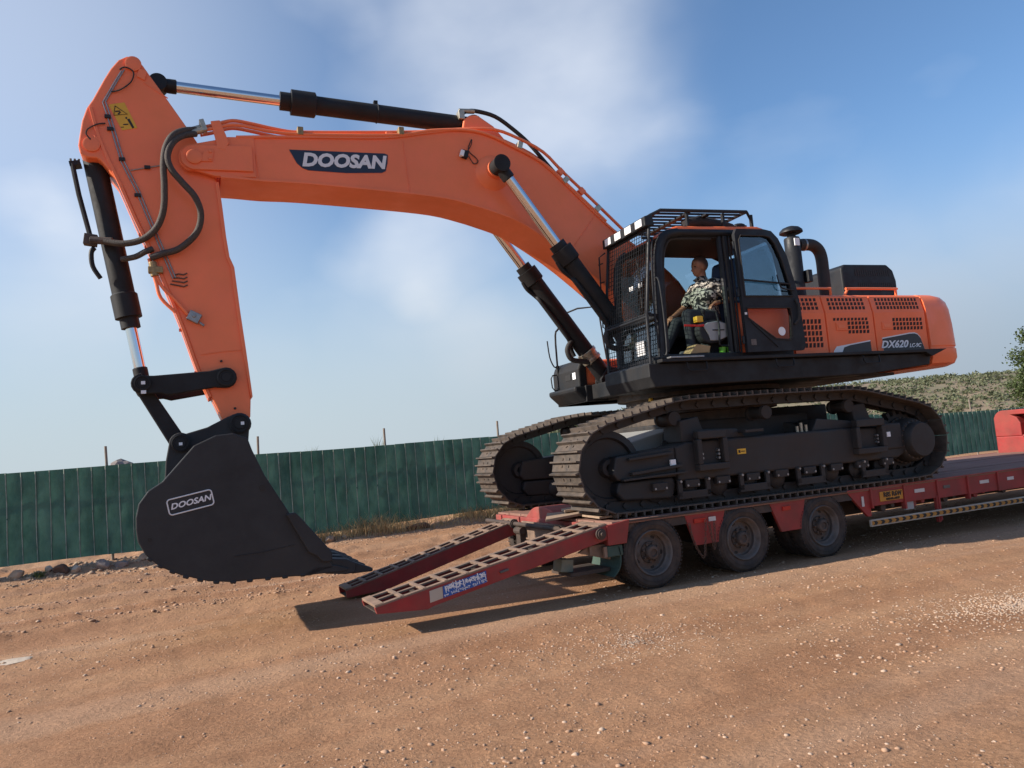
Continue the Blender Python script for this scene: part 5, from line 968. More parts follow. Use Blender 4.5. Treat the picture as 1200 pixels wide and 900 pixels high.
for sv in (-1, 1):
    t, A, B, d, s = cylinder('boom_cylinder', (-3.08, 5.32), (-1.16, 2.62), .40, .125, .068, (.155, .20), sv*.58, .105)
    MB().lathe([(.112, 0), (.112, .03), (.09, .035), (.001, .036)], (A.x, sv*.66, A.z), (0, sv, 0), 28).build('pin_cap', M['black'], t, smooth=True)
    o_ = Vector((0, sv*-.10, 0)); n_ = Vector((-d.z, 0, d.x))
    if n_.x > 0: n_ = -n_
    MB().tube([s+d*.10+n_*.15, s+d*.22+n_*.16, s+d*.38+n_*.12, s+d*.5+n_*.135+Vector((0, -.06, 0)), s+d*1.1+n_*.14+Vector((0, -.08, 0)), s+d*1.3+n_*.17, s+d*1.42+n_*.20], .030, 10, sm=4).build('cylinder_pipe', M['black'], t, smooth=True)
    loop = [s+d*1.20+n_*.12, s+d*1.26+n_*.26, s+d*1.40+n_*.30, s+d*1.52+n_*.20, s+d*1.66+n_*.06, s+d*1.85-n_*.02]
    MB().tube([p+Vector((0, -.07, 0)) for p in loop], .038, 10, sm=5).build('cylinder_hose', M['rubber'], t, smooth=True)
    e = MB(); e.lathe([(.15, 0), (.15, .05), (.135, .055), (.135, .12), (.15, .125), (.15, .17)], s+d*1.47, d, 20); e.box(s+d*1.60+n_*.05, (.12, .2, .12), Matrix.Rotation(-math.atan2(d.z, d.x), 3, 'Y')); e.build('cylinder_clamp', M['zinc'], t, bevel=.006)
b = MB()
for y in (-.50, .44): b.prism([(-1.30, 2.33), (-1.34, 2.60), (-1.20, 2.78), (-1.02, 2.76), (-.60, 3.0), (-.10, 3.0), (.15, 2.55), (.15, 2.33)], y-.03, y+.03)
for y in (-.70, .66): b.prism([(-1.30, 2.33), (-1.30, 2.60), (-1.18, 2.74), (-1.0, 2.66), (-.8, 2.33)], y-.02, y+.02)
b.build('boom_bracket', M['black'], ex, bevel=.012)
t, A, B, d, s = cylinder('bucket_cylinder', (-7.345, 2.735), (-7.765, 5.40), .285, .118, .062, (.14, .26), 0., .10)
MB().tube([(-7.955, -.10, 5.20), (-7.90, -.11, 4.85), (-7.82, -.11, 4.46), (-7.80, -.11, 4.36)], .026, 8).build('cylinder_pipe', M['black'], t, smooth=True)
MB().tube([(-7.77, -.10, 4.26), (-7.80, -.11, 4.20), (-7.79, -.11, 4.05), (-7.72, -.10, 3.92)], .026, 8, sm=4).build('cylinder_pipe', M['black'], t, smooth=True)
e = MB(); e.box((-7.80, -.12, 4.34), (.13, .10, .12), Matrix.Rotation(.15, 3, 'Y')); e.cyl((-7.80, -.16, 4.33), (-7.58, -.20, 4.31), .042, n=12); e.build('pipe_clamp', M['hub'], t, bevel=.006)
e = MB(); e.box((-7.93, -.05, 5.21), (.11, .14, .05), Matrix.Rotation(-.2, 3, 'Y')); [e.cyl((-7.97+.04*i, -.10, 5.21), (-7.97+.04*i, -.10, 5.26), .012, n=6) for i in range(3)]; e.build('pipe_flange', M['black'], t)
# ---- bucket linkage
for sv in (-1, 1):
    y0, y1 = sorted((sv*.275, sv*.345)); P = [(-7.34, 2.80), (-7.22, 2.795), (-6.66, 2.825), (-6.50, 2.86)]+arc((-6.49, 2.745), .115, 85, -95, 8)+[(-6.62, 2.64), (-7.08, 2.575), (-7.16, 2.60), (-7.30, 2.60)]+arc((-7.335, 2.715), .115, -80, -270, 9)
    lk = MB().prism(P, y0, y1).build('guide_link', M['black'], ex, bevel=.012)
    for (a, z), r_ in (((-6.49, 2.745), .098), ((-7.335, 2.715), .085)): MB().lathe([(r_, .34), (r_, .375), (r_*.82, .378), (r_*.8, .365), (r_*.55, .365), (r_*.5, .372), (.001, .372)], (a, 0, z), (0, sv, 0), 28).build('link_pin', M['black'], lk, smooth=True)
    y0, y1 = sorted((sv*.14, sv*.24)); MB().prism([(-7.42, 2.66), (-7.25, 2.66), (-6.90, 2.04), (-6.94, 1.97), (-7.06, 1.96), (-7.10, 2.04)], y0, y1).build('push_link', M['black'], ex, bevel=.015)
b = MB(); b.cyl((-7.335, -.27, 2.715), (-7.335, .27, 2.715), .08, n=20); b.prism([(-7.25, 2.45), (-7.16, 2.45), (-7.00, 2.17), (-7.06, 2.10)], -.15, .15); b.build('push_link_web', M['black'], ex, smooth=True)
e = MB(); e.bb(-7.345, -7.305, -.379, -.376, 2.70, 2.735); e.bb(-7.35, -7.30, -.379, -.37, 2.60, 2.635); e.build('link_tag', M['white'], ex)

# ---- bucket
side = [(-7.16, 1.65), (-6.85, 1.99), (-6.64, 2.08), (-6.47, 2.09), (-6.33, 2.03), (-6.29, 1.90), (-6.18, 1.63), (-5.95, 1.21), (-5.72, .91), (-5.57, .70), (-5.52, .585), (-5.78, .535), (-6.03, .555), (-6.35, .57), (-6.56, .575), (-6.78, .615), (-7.03, .71), (-7.22, .82), (-7.34, .95), (-7.40, 1.08), (-7.413, 1.20), (-7.41, 1.32), (-7.38, 1.45), (-7.29, 1.57)]
BW = .92
bk = MB().prism(side, -BW, -BW+.045).build('bucket', M['bucket'], ex, bevel=.012)
MB().prism(side, BW-.045, BW).build('side_plate', M['bucket'], bk, bevel=.012)
shell = smooth2([(-6.33, 2.0), (-6.62, 2.08), (-6.86, 1.96), (-7.16, 1.63), (-7.29, 1.555), (-7.38, 1.43), (-7.408, 1.25), (-7.39, 1.08), (-7.33, .955), (-7.21, .83), (-7.02, .72), (-6.78, .625), (-6.56, .585), (-6.03, .565), (-5.70, .555), (-5.46, .56)], 4)
b = MB(); n_ = len(shell); c0 = Vector((-6.5, 0, 1.2)); inn = []
for i, (a, z) in enumerate(shell):
    t_2 = Vector((shell[min(i+1, n_-1)][0]-shell[max(i-1, 0)][0], shell[min(i+1, n_-1)][1]-shell[max(i-1, 0)][1])).normalized(); inn.append((a-t_2.y*.04*1, z+t_2.x*.04))
for i in range(n_-1): b.prism([shell[i], shell[i+1], inn[i+1], inn[i]], -BW+.047, BW-.047)
b.build('shell', M['bucket'], bk, smooth=True)
# heel wear strips crossing under the shell: serrated lower edge
for a, z in ((-5.85, .555), (-6.03, .56), (-6.2, .565), (-6.38, .57), (-6.54, .578), (-6.70, .598), (-6.85, .64), (-6.98, .69), (-7.10, .755), (-7.21, .825), (-7.30, .905)): MB().box((a, 0, z-.004), (.060, 2*BW+.012, .036), Matrix.Rotation(max(0, -(a+6.5))*.75, 3, 'Y')).build('wear_strip', M['bucket'], bk, bevel=.014)
for sv in (-1, 1):
    y0, y1 = sorted((sv*.30, sv*.385)); MB().prism([(-7.16, 1.62), (-7.14, 1.86), (-7.10, 2.05)]+arc((-6.985, 2.045), .115, 175, 60, 6)+[(-6.71, 2.20), (-6.50, 2.30)]+arc((-6.375, 2.215), .125, 115, -40, 8)+[(-6.30, 1.95), (-6.5, 1.7)], y0, y1).build('hinge_ear', M['bucket'], bk, bevel=.012)
    for (a, z), r_ in (((-6.985, 2.045), .095), ((-6.375, 2.215), .105)): MB().lathe([(r_, .38), (r_, .44), (r_*.85, .445), (r_*.8, .435), (r_*.6, .435), (r_*.55, .445), (.001, .445)], (a, 0, z), (0, sv, 0), 28).build('bucket_pin', M['black'], bk, smooth=True)
    y0, y1 = sorted((sv*(BW-.01), sv*(BW+.05))); MB().prism([(-5.99, 1.20), (-5.90, 1.215), (-5.84, 1.15), (-5.54, .755), (-5.545, .66), (-5.64, .66), (-5.70, .73), (-5.78, .78)], y0, y1).build('side_cutter', M['bucket'], bk, bevel=.012)
e = MB(); e.bb(-6.365, -6.33, -.449, -.444, 2.20, 2.235); e.bb(-7.0, -6.965, -.449, -.444, 2.02, 2.05); e.build('pin_tag', M['white'], bk)
MB().prism([(-5.86, .545), (-5.40, .530), (-5.36, .555), (-5.50, .61), (-5.72, .62)], -BW, BW).build('lip_plate', M['bucket'], bk, bevel=.01)
for i in range(5):
    y = -BW+.10+(2*BW-.20)*i/4; w = .085
    th = MB(); th.prism([(-5.62, .53), (-5.40, .495), (-5.30, .50), (-5.28, .60), (-5.38, .655), (-5.56, .685), (-5.62, .62)], y-w, y+w); th.add([(-5.34, y-w*.85, .490), (-5.34, y+w*.85, .490), (-5.34, y+w*.85, .630), (-5.34, y-w*.85, .630), (-5.10, y-w*.55, .485), (-5.10, y+w*.55, .485), (-5.10, y+w*.55, .520), (-5.10, y-w*.55, .520)], [(3, 2, 1, 0), (4, 5, 6, 7), (0, 1, 5, 4), (1, 2, 6, 5), (2, 3, 7, 6), (3, 0, 4, 7)])
    th.build('tooth', M['bucket'], bk, bevel=.012)
MB().tube([(-6.52, -BW-.002, .83), (-6.25, -BW-.002, .835), (-5.92, -BW-.002, .875)], .005, 5).build('weld_seam', M['bucket'], bk)
MB().lathe([(.035, 0), (.035, .004), (.001, .004)], (-6.21, -BW, 1.50), (0, -1, 0), 16).build('plate_hole', M['inkblack'], bk); MB().lathe([(.022, 0), (.022, .004), (.001, .004)], (-7.29, -BW, 1.09), (0, -1, 0), 14).build('plate_hole', M['inkblack'], bk)
# brand frame on the bucket side
ang = math.atan2(1.52-1.45, .41); cx, cz = -6.905, 1.42; hw, hh, rc = .212, .078, .03; pts = []
for (sx, sz, a0) in ((1, 1, 0), (-1, 1, 90), (-1, -1, 180), (1, -1, 270)):
    for k in range(5): a = R(a0+90*k/4); pts.append((sx*(hw-rc)+rc*math.cos(a), sz*(hh-rc)+rc*math.sin(a)))
pts.append(pts[0]); rotp = lambda p: (cx+p[0]*math.cos(ang)-p[1]*math.sin(ang), -BW-.003, cz+p[0]*math.sin(ang)+p[1]*math.cos(ang))
fb = MB().tube([rotp(p) for p in pts], .007, 6).build('brand_frame', M['decalwhite'], bk)
txt('brand_lettering', 'DOOSAN', .080, (cx, -BW-.003, cz), bk, M['decalwhite'], rot=ang, shear=.3, bold=.0025, width=1.12)

# ---- cab
CN, CF = -1.65, -.60
def build_cab():
    # floor, rear body and far-side lower wall
    b = MB(); b.bb(-1.62, .40, CN+.02, CF, 2.60, 2.66); b.build('cab_floor', M['black_cab'], ex)
    cb = MB(); cb.bb(-.46, .42, CN+.03, CN+.07, 2.66, 3.30); ob = cb.build('cab_side_panel', M['orange2'], ex, bevel=.01)
    MB().bb(.36, .42, CN+.07, CF, 2.66, 3.35).build('cab_rear_wall', M['black_cab'], ex)
    MB().bb(-1.55, .42, CF-.05, CF, 2.66, 3.20).build('cab_right_wall', M['black_cab'], ex)
    def pillar(pts, v_, r_, name='cab_pillar'): MB().tube([(a, v_, z) for a, z in pts], r_, 12, sm=3, flat=.95).build(name, M['black_cab'], ex, smooth=True)
    front = [(-1.60, 2.62), (-1.585, 2.95), (-1.56, 3.45), (-1.53, 3.85), (-1.475, 4.05), (-1.38, 4.15), (-1.22, 4.185)]
    pillar(front, CN+.03, .062); pillar(front, CF-.03, .055)
    for v_ in (CN+.03, CF-.03):
        MB().tube([(-1.30, v_, 4.185), (-.5, v_, 4.205), (.05, v_, 4.20), (.22, v_, 4.13), (.30, v_, 3.95), (.38, v_, 3.45), (.39, v_, 3.3)], .05, 10).build('roof_rail', M['black_cab'], ex, smooth=True)
    # door post bundle beside the opening
    for k, (dx, dv, r_, m) in enumerate(((0, .02, .035, 'black_cab'), (.055, -.005, .018, 'rubber'), (.095, .01, .026, 'black_cab'), (.135, -.01, .012, 'rubber'))):
        MB().tube([(-.58+dx-.0, CN+.03+dv, 4.20), (-.575+dx, CN+.02+dv, 3.5), (-.575+dx+.0, CN+.02+dv, 2.62)], r_, 8).build('door_post', M[m], ex, smooth=True)
    MB().tube([(-.20, CF-.03, 4.20), (-.19, CF-.03, 3.2)], .04, 8).build('door_post', M['black_cab'], ex, smooth=True)
    # door sill and opening seal
    MB().bb(-1.60, -.45, CN-.01, CN+.06, 2.60, 2.665).build('door_sill', M['black_cab'], ex, bevel=.01)
    MB().tube([(-1.50, CN+.06, 2.70), (-1.48, CN+.06, 3.4), (-1.44, CN+.06, 3.85), (-1.36, CN+.06, 4.06), (-1.22, CN+.06, 4.12), (-.70, CN+.06, 4.13)], .022, 8, sm=3).build('door_seal', M['rubber'], ex, smooth=True)
    MB().bb(-1.40, .25, CN+.04, CF-.04, 4.14, 4.165).build('headliner', M['seat'], ex)
    # roof
    ro = [(-1.40, 4.165), (-1.36, 4.225), (-1.22, 4.265), (.02, 4.30), (.12, 4.275), (.17, 4.215)]
    MB().prism(ro, CN, CF).build('cab_roof', M['orange2'], ex, bevel=.025, seg=3)
    # glass: windscreen, lower front pane, far side, rear
    MB().prism([(-1.575, 3.18), (-1.50, 4.02), (-1.495, 4.02), (-1.57, 3.18)], CN+.10, CF-.08).build('windscreen', M['glassgreen'], ex)
    MB().prism([(-1.60, 2.68), (-1.58, 3.13), (-1.575, 3.13), (-1.595, 2.68)], CN+.10, CF-.08).build('lower_windscreen', M['glassgreen'], ex)
    MB().bb(-1.59, -1.55, CN+.06, CF-.05, 3.13, 3.18).build('windscreen_bar', M['black_cab'], ex)
    MB().bb(-1.48, -.25, CF-.028, CF-.022, 3.20, 4.14).build('right_window', M['glass'], ex); MB().bb(-.15, .30, CF-.028, CF-.022, 3.20, 4.14).build('right_window', M['glass'], ex)
    MB().prism([(.33, 3.35), (.26, 4.1), (.265, 4.1), (.335, 3.35)], CN+.08, CF-.08).build('rear_window', M['glass'], ex)
    MB().bb(-.40, .26, CN+.03, CN+.036, 3.32, 4.13).build('left_rear_window', M['glass'], ex)
    # black stays seen through the cab (boom pipes guard)
    # seat, console and controls
    b = MB(); b.bb(-.72, -.20, -1.42, -.95, 2.95, 3.10); s_ = b.build('operator_seat', M['seat'], ex, bevel=.05, seg=3)
    MB().prism([(-.32, 3.06), (-.20, 3.06), (-.10, 3.75), (-.14, 3.95), (-.24, 3.95), (-.28, 3.75)], -1.42, -.95).build('seat_back', M['bluefilm'], s_, bevel=.05, seg=3)
    b = MB(); b.bb(-.70, -.22, -1.38, -1.0, 2.66, 2.95); b.build('seat_base', M['seat'], s_)
    cp = [(-.99, 2.93), (-.98, 3.02), (-.90, 3.08), (-.72, 3.10), (-.56, 3.06), (-.52, 2.94), (-.56, 2.86), (-.70, 2.81), (-.86, 2.80), (-.95, 2.85)]
    cs = MB().prism(smooth2(cp+cp[:1], 3)[:-1], -1.56, -1.44).build('left_console', M['seat'], ex, bevel=.03, seg=3)
    MB().prism([(-.86, 3.06), (-.70, 3.08), (-.57, 3.04), (-.54, 2.95), (-.58, 2.875), (-.72, 2.83), (-.84, 2.83), (-.86, 2.90), (-.93, 3.02)], -1.575, -1.555).build('console_cover', M['greyplastic'], cs, bevel=.012)
    MB().bb(-.80, -.62, -1.579, -1.575, 2.955, 2.970).build('console_print', M['inkblack'], cs)
    b = MB(); b.tube([(-1.20, -1.56, 3.03), (-1.0, -1.57, 3.02), (-.92, -1.57, 3.025)], .014, 8); b.build('safety_lever', M['redplastic'], cs, smooth=True)
    MB().bb(-1.0, -.90, -1.55, -1.47, 3.07, 3.15).build('yellow_cap', M['yellow'], cs, bevel=.012)
    MB().tube([(-.74, -1.60, 3.20), (-.72, -1.61, 3.0), (-.74, -1.61, 2.80), (-.70, -1.60, 2.76), (-.50, -1.60, 2.76)], .012, 8, sm=3).build('grab_rail', M['black_cab'], ex, smooth=True)
    b = MB(); b.cyl((-.78, -1.42, 3.08), (-.80, -1.42, 3.20), .016, n=10); b.ball((-.80, -1.42, 3.23), (.03, .03, .04)); b.build('joystick', M['seat'], cs, smooth=True)
    MB().prism([(-1.34, 2.66), (-1.30, 3.02), (-1.18, 3.08), (-1.06, 2.98), (-1.10, 2.66)], -.88, -.66).build('right_console', M['seat'], ex, bevel=.03)
    MB().bb(-1.0, -.45, -.78, -.66, 3.0, 3.22).build('monitor_box', M['seat'], ex, bevel=.02)
    # floor box and green cups
    for x in (-.66, -.55): MB().lathe([(.035, 0), (.045, .08), (.04, .08), (.032, .01)], (x, -1.55, 2.665), (0, 0, 1), 16, closed=True).build('cup_holder', M['lime'], ex, smooth=True)
    # open cab door folded back along the side
    y0, y1 = -1.80, -1.745
    outer = [(-.47, 2.64), (-.485, 4.14), (-.45, 4.205), (-.02, 4.215), (.10, 4.195), (.20, 4.10), (.31, 3.88), (.405, 3.48), (.44, 3.20), (.455, 2.70), (.42, 2.645)]
    # door frame as a polygon ring: outer outline minus upper and lower panes
    def ring(o_, i_, name, parent=None):
        bm = bmesh.new(); 
        vo = [bm.verts.new((a, y0, z)) for a, z in o_]; eo = [bm.edges.new((vo[i], vo[(i+1) % len(vo)])) for i in range(len(vo))]
        for I in i_:
            vi = [bm.verts.new((a, y0, z)) for a, z in I]; eo += [bm.edges.new((vi[i], vi[(i+1) % len(vi)])) for i in range(len(vi))]
        bmesh.ops.triangle_fill(bm, use_beauty=True, edges=eo); g = bmesh.ops.extrude_face_region(bm, geom=bm.faces[:]); bmesh.ops.translate(bm, verts=[e_ for e_ in g['geom'] if isinstance(e_, bmesh.types.BMVert)], vec=(0, y1-y0, 0)); bmesh.ops.recalc_face_normals(bm, faces=bm.faces[:])
        me = bpy.data.meshes.new(name); bm.to_mesh(me); bm.free(); return link(name, me, parent, M['black_cab'])
    upper = [(-.425, 3.345), (-.435, 4.06), (-.40, 4.125), (-.02, 4.13), (.06, 4.11), (.13, 4.03), (.22, 3.82), (.30, 3.50), (.325, 3.345)]
    lower = [(-.42, 3.07), (-.42, 3.195), (.265, 3.195), (.28, 3.10), (.255, 2.82), (.22, 2.78), (-.02, 2.80)]
    dr = ring(outer, [upper, lower], 'cab_door', ex)
    MB().prism(upper, -1.776, -1.770).build('upper_pane', M['glassdark'], dr); MB().prism(lower, -1.776, -1.770).build('lower_pane', M['glasslow'], dr)
    MB().tube([(a, y0-.004, z) for a, z in upper+upper[:1]], .010, 6).build('pane_seal', M['rubber'], dr); MB().tube([(a, y0-.004, z) for a, z in lower+lower[:1]], .009, 6).build('pane_seal', M['rubber'], dr)
    MB().tube([(-.43, y0-.012, 3.55), (.0, y0-.014, 3.52), (.30, y0-.012, 3.50)], .012, 6).build('pane_bar', M['black_cab'], dr)
    MB().tube([(.10, y0-.014, 3.62), (.11, y0-.03, 3.50), (.16, y0-.03, 3.44), (.34, y0-.02, 3.42)], .010, 6, sm=3).build('door_handle', M['black_cab'], dr, smooth=True)
    MB().tube([(.36, y0-.01, 3.30), (.385, y0-.03, 3.2), (.36, y0-.03, 3.05), (.30, y0-.01, 2.98)], .016, 8, sm=3).build('door_grip', M['rubber'], dr, smooth=True)
    MB().lathe([(.056, 0), (.056, .004), (.001, .004)], (.11, -1.778, 2.895), (0, -1, 0), 28).build('round_sticker', M['white'], dr)
    MB().bb(-.41, -.33, y0-.004, y0, 2.725, 2.80).build('grey_label', M['rim'], dr); MB().bb(-.46, -.41, y0-.004, y0, 3.11, 3.14).build('small_label', M['decalwhite'], dr)
    MB().prism([(-.36, 3.02), (.0, 2.70), (.0, 2.69), (-.37, 3.01)], y0-.012, y0).build('door_crease', M['black_cab'], dr)
    for z in (2.8, 3.4, 4.0): MB().cyl((-.485, -1.76, z-.05), (-.485, -1.76, z+.05), .02, n=10).build('door_hinge', M['black_cab'], dr, smooth=True)
    # wiper and mirror details on the front pillar
    MB().tube([(-1.66, CN, 2.75), (-1.68, CN-.01, 3.3), (-1.64, CN-.01, 3.9), (-1.60, CN, 4.1)], .012, 8, sm=3).build('pillar_handrail', M['black_cab'], ex, smooth=True)
    MB().tube([(-1.62, CN-.02, 2.66), (-1.585, CN-.05, 2.70), (-1.58, CN-.05, 3.2), (-1.60, CN-.05, 3.55), (-1.62, CN-.02, 3.6)], .013, 8, sm=3).build('pillar_handrail', M['black_cab'], ex, smooth=True)
build_cab()
# ---- front guard with wire mesh
def gu(z): return -1.79+.17*max(0, (z-2.56))/1.74 if z > 3.14 else -1.79+.02*(z-2.56)
GN, GF = -1.64, -.63
g = MB()
for v_ in (GN, GF): g.tube([(gu(2.56), v_, 2.56), (gu(3.14), v_, 3.14), (gu(4.24), v_, 4.24)], .020, 8)
for z in (2.56, 3.13, 3.17, 4.22): g.cyl((gu(z), GN, z), (gu(z), GF, z), .017, n=8)
gd = g.build('front_guard', M['black_cab'], ex, smooth=True)
w = MB(); st_ = .056; k = int((GF-GN)/st_)
for i in range(1, k):
    v_ = GN+(GF-GN)*i/k; w.tube([(gu(2.57), v_, 2.57), (gu(3.13), v_, 3.13), (gu(4.22), v_, 4.22)], .0040, 4)
z = 2.60
while z < 4.21:
    w.cyl((gu(z), GN, z), (gu(z), GF, z), .0042, n=4); z += st_
w.build('wire_mesh', M['black_cab'], gd)
b = MB(); b.tube([(-1.72, GF+.03, 3.15), (-1.76, GF+.10, 3.2), (-1.72, GF+.10, 4.15), (-1.66, GF+.03, 4.2)], .010, 6); [b.cyl((-1.72, GF+.02, z), (-1.74, GF+.10, z), .008, n=6) for z in (3.5, 3.8, 4.05)]; b.build('guard_side_rail', M['black_cab'], gd, smooth=True)
for z in (2.62, 3.15, 4.1): MB().box((-1.66, GN+.01, z), (.16, .025, .03)).build('guard_bracket', M['black_cab'], gd)
MB().tube([(-1.62, -1.30, 3.30), (-1.60, -1.28, 3.75), (-1.57, -1.20, 3.98), (-1.57, -.98, 3.96)], .008, 6).build('wiper_arm', M['rubber'], ex)
MB().bb(-1.603, -1.60, -1.25, -1.05, 2.72, 2.90).build('screen_sticker', M['white'], ex)
MB().bb(-1.590, -1.586, -1.30, -1.22, 3.58, 3.63).build('screen_label', M['white'], ex); MB().bb(-1.590, -1.586, -1.10, -1.0, 3.58, 3.63).build('screen_label', M['white'], ex)
# ---- light bar
lb_ = MB(); lb_.prism([(-1.70, 4.235), (-1.70, 4.36), (-1.58, 4.40), (-1.56, 4.25)], GN-.03, GF+.02); lb = lb_.build('light_bar', M['black_cab'], ex, bevel=.015)
for i in range(4):
    v_ = GN+.10+.255*i; MB().prism([(-1.714, 4.25), (-1.714, 4.345), (-1.70, 4.345), (-1.70, 4.25)], v_-.075, v_+.075).build('led_lamp', M['white'], lb, bevel=.01)
# ---- roof guard: bars over the cab roof
rg = MB()
for v_ in (GN, GF): rg.tube([(-1.60, v_, 4.38), (-1.44, v_, 4.455), (-.12, v_, 4.49), (-.05, v_, 4.36)], .022, 6)
rg.cyl((-1.44, GN, 4.455), (-1.44, GF, 4.455), .02, n=6); rg.cyl((-.12, GN, 4.49), (-.12, GF, 4.49), .02, n=6); rg.cyl((-1.60, GN, 4.38), (-1.60, GF, 4.38), .02, n=6); ro_ = rg.build('roof_guard', M['black_cab'], ex, smooth=True)
for i in range(7):
    v_ = GN+(GF-GN)*(i+1)/8; MB().tube([(-1.60, v_, 4.38), (-1.44, v_, 4.455), (-.12, v_, 4.49)], .016, 4).build('guard_slat', M['black_cab'], ro_)
for x in (-1.05, -.75): MB().bb(x, x+.07, GN+.02, GF-.02, 4.43, 4.452).build('guard_cross_bar', M['black_cab'], ro_)
b = MB(); b.tube([(-.98, -1.45, 4.37), (-.75, -1.45, 4.40), (-.40, -1.45, 4.36), (-.22, -1.45, 4.345)], [.05, .075, .065, .04], 10, sm=0); b.build('folded_sunshade', M['seat'], ex, smooth=True)
b = MB(); b.bb(-.18, -.02, -1.50, -1.30, 4.30, 4.36); b.ball((-.08, -1.42, 4.37), (.09, .07, .035)); b.build('roof_antenna', M['black_cab'], ex, smooth=True)
for x in (-1.05, -.50, -.05): MB().bb(x, x+.03, GN+.01, GN+.05, 4.28, 4.46).build('roof_stay', M['black_cab'], ex)

# ------------------------------------------------------------------ loose things in the cab
o = MB().prism([(-.17, -.02), (.12, -.01), (.15, .07), (-.06, .10)], -.10, .08).build('cardboard_box', M['card'], None, bevel=.006); bx_ = Vector((-1.02, -1.50, 2.69))
Rz = Matrix.Rotation(EROT, 4, 'Z'); EW = Matrix.Translation(Vector(EPOS)) @ Rz
o.matrix_world = EW @ Matrix.Translation(bx_); tag(o, 'flattened brown cardboard on the cab floor beside the operator shoe', 'cardboard')

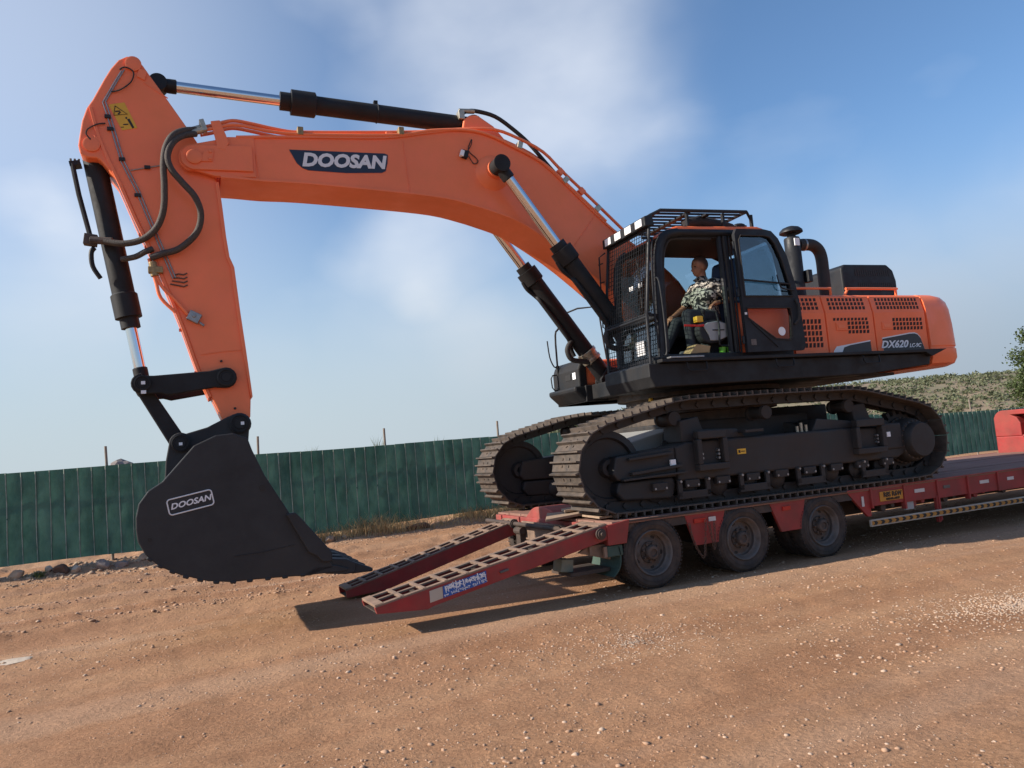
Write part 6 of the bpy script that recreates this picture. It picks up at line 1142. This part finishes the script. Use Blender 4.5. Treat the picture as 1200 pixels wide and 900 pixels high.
# ------------------------------------------------------------------ operator
def build_person():
    O = Vector((-.52, -1.2, 3.10)); root = None
    def rem(mb, name, m, vox, parent):
        vs = [Vector(v_)-O for v_ in mb.v]; mb.v = [tuple(v_) for v_ in vs]; o = mb.build(name, m, parent, smooth=True); r_ = o.modifiers.new('remesh', 'REMESH'); r_.mode = 'VOXEL'; r_.voxel_size = vox; r_.use_smooth_shade = True
        s_ = o.modifiers.new('smooth', 'SMOOTH'); s_.iterations = 4; s_.factor = .5; return o
    B = MB()
    H = Vector((-.625, -1.2, 3.865)); tilt = Matrix.Rotation(R(-4), 3, 'Y')
    hp = lambda x, y, z: H+tilt @ Vector((x, y, z))
    B.ball(hp(.024, 0, .034), (.118, .092, .108), 20, 14); B.ball(hp(-.020, 0, -.040), (.080, .068, .088), 18, 12); B.ball(hp(-.058, 0, -.098), (.034, .034, .024), 14, 9)      # skull, face, chin
    B.cap(hp(-.088, 0, .005), hp(-.112, 0, -.040), .010, .016); B.ball(hp(-.104, -.016, -.043), (.014, .011, .010)); B.ball(hp(-.104, .016, -.043), (.014, .011, .010))            # nose
    B.ball(hp(-.074, 0, .026), (.026, .056, .013)); B.ball(hp(-.092, 0, -.071), (.013, .026, .006)); B.ball(hp(-.090, 0, -.083), (.013, .023, .007))                            # brow, lips
    for s_ in (-1, 1):
        B.ball(hp(.018, s_*.080, -.012), (.020, .010, .034)); B.ball(hp(-.062, s_*.042, -.030), (.026, .020, .020))
    B.cap((-.60, -1.2, 3.62), (-.60, -1.2, 3.78), .070, .064)
    B.cap((-.58, -1.2, 3.25), (-.60, -1.2, 3.52), .12, .13)                                                                   # trunk under the clothes
    sh = [(-.53, -1.39, 3.60), (-.60, -1.01, 3.60)]; el = [(-.37, -1.475, 3.375), (-.74, -.92, 3.36)]; wr = [(-.58, -1.475, 3.335), (-.96, -.98, 3.24)]
    for (a, b_, c, s_) in ((sh[0], el[0], wr[0], -1), (sh[1], el[1], wr[1], 1)):
        a = Vector(a); b_ = Vector(b_); c = Vector(c); B.cap(a, b_, .052, .042); B.cap(b_, c, .043, .027)
        d = (c-b_).normalized(); dn = Vector((0, 0, -1)); out = d.cross(dn).normalized()*(1 if s_ < 0 else -1); pal = c+d*.045; B.cap(c, pal, .026, .034, 14); B.ball(c+d*.055, (.045, .036, .020), 14, 9)
        sd = Vector((0, 1, 0)); down = Vector((0, 0, -1))
        for k in range(4):
            off = (k-1.5)*.019; base = c+d*.085+sd*off; l = (.036, .042, .040, .031)[k]; p1 = base+d*l+down*.010; p2 = p1+d*l*.6+down*.022; p3 = p2+d*l*.3+down*.024
            B.cap(base, p1, .0105, .0095, 10); B.cap(p1, p2, .0095, .0088, 10); B.cap(p2, p3, .0088, .0075, 10)
        tb_ = c+d*.03+sd*(-s_*.03); t1 = tb_+d*.035+sd*(-s_*.018)+down*.014; t2 = t1+d*.028+down*.012; B.cap(tb_, t1, .013, .011, 10); B.cap(t1, t2, .011, .009, 10)
    for hip, kn, an in (((-.56, -1.30, 3.17), (-.98, -1.345, 3.20), (-.995, -1.375, 2.80)), ((-.56, -1.10, 3.17), (-.97, -1.07, 3.14), (-1.16, -1.04, 2.80))):
        B.cap(hip, kn, .075, .055); B.cap(kn, an, .052, .036)
    root = rem(B, 'person', M['skin'], .0075, None); root.matrix_world = EW @ Matrix.Translation(O)
    tag(root, 'shaven-headed operator in black and cream patterned shirt seated in the cab doorway', 'person')
    T = MB()
    T.cap((-.55, -1.2, 3.20), (-.585, -1.2, 3.42), .150, .155, 20); T.cap((-.60, -1.30, 3.46), (-.62, -1.12, 3.46), .130, .130, 18); T.cap((-.565, -1.37, 3.60), (-.605, -1.03, 3.60), .082, .082, 16); T.cap((-.60, -1.2, 3.50), (-.60, -1.2, 3.685), .135, .082, 16); T.cap((-.64, -1.2, 3.42), (-.64, -1.2, 3.56), .115, .10, 16)
    T.cap((-.69, -1.2, 3.32), (-.66, -1.2, 3.22), .085, .09, 14)
    for a, b_ in ((sh[0], el[0]), (sh[1], el[1])): a = Vector(a); b_ = Vector(b_); T.cap(a, a.lerp(b_, .70), .080, .070, 16)
    rem(T, 'shirt', M['shirt'], .011, root)
    col_ = MB(); [col_.box(Vector((-.668, -1.2+s_*.04, 3.70))-O, (.055, .05, .014), Matrix.Rotation(s_*.5, 3, 'X') @ Matrix.Rotation(-.7, 3, 'Y')) for s_ in (-1, 1)]; col_.build('collar', M['shirt'], root, bevel=.004)
    pk = MB().lathe([(.022, 0), (.022, .006), (.001, .008)], Vector((-.655, -1.348, 3.44))-O, (-.45, -1, .1), 16).build('chest_badge', M['decalwhite'], root)
    J = MB(); J.cap((-.54, -1.2, 3.15), (-.56, -1.2, 3.20), .155, .15, 18)
    for hip, kn, an in (((-.56, -1.30, 3.17), (-.98, -1.345, 3.20), (-.995, -1.375, 2.80)), ((-.56, -1.10, 3.17), (-.97, -1.07, 3.14), (-1.16, -1.04, 2.80))): J.cap(hip, kn, .098, .080, 16); J.cap(kn, an, .078, .058, 16)
    rem(J, 'trousers', M['denim'], .011, root)
    for an, d_ in (((-.995, -1.375, 2.80), (-.17, -.015)), ((-1.16, -1.04, 2.80), (-.17, .01))):
        S_ = MB(); a = Vector(an); S_.cap(a+Vector((.035, 0, -.085)), a+Vector((d_[0], d_[1], -.105)), .042, .034, 14); S_.cap(a+Vector((0, 0, 0)), a+Vector((-.02, 0, -.075)), .040, .045, 14); S_.box(a+Vector((d_[0]*.42, d_[1]*.4, -.132)), (.27, .085, .02)); rem(S_, 'shoe', M['shoeleather'], .008, root)
    c = Vector(wr[0]); d = (c-Vector(el[0])).normalized(); b = MB(); b.lathe([(.031, -.012), (.034, 0), (.031, .012), (.028, 0)], c-d*.015-O, d, 20, closed=True); f = c-d*.015+Vector((0, -.032, .008)); b.cyl(f-O, f+Vector((0, -.012, .003))-O, .019, n=16); b.build('wristwatch', M['inkblack'], root, smooth=True)
    for s_ in (-1, 1):
        e = MB(); e.ball(hp(-.083, s_*.033, .004)-O, (.010, .013, .008), 10, 7); e.build('eye', M['inkblack'], root, smooth=True)
build_person()
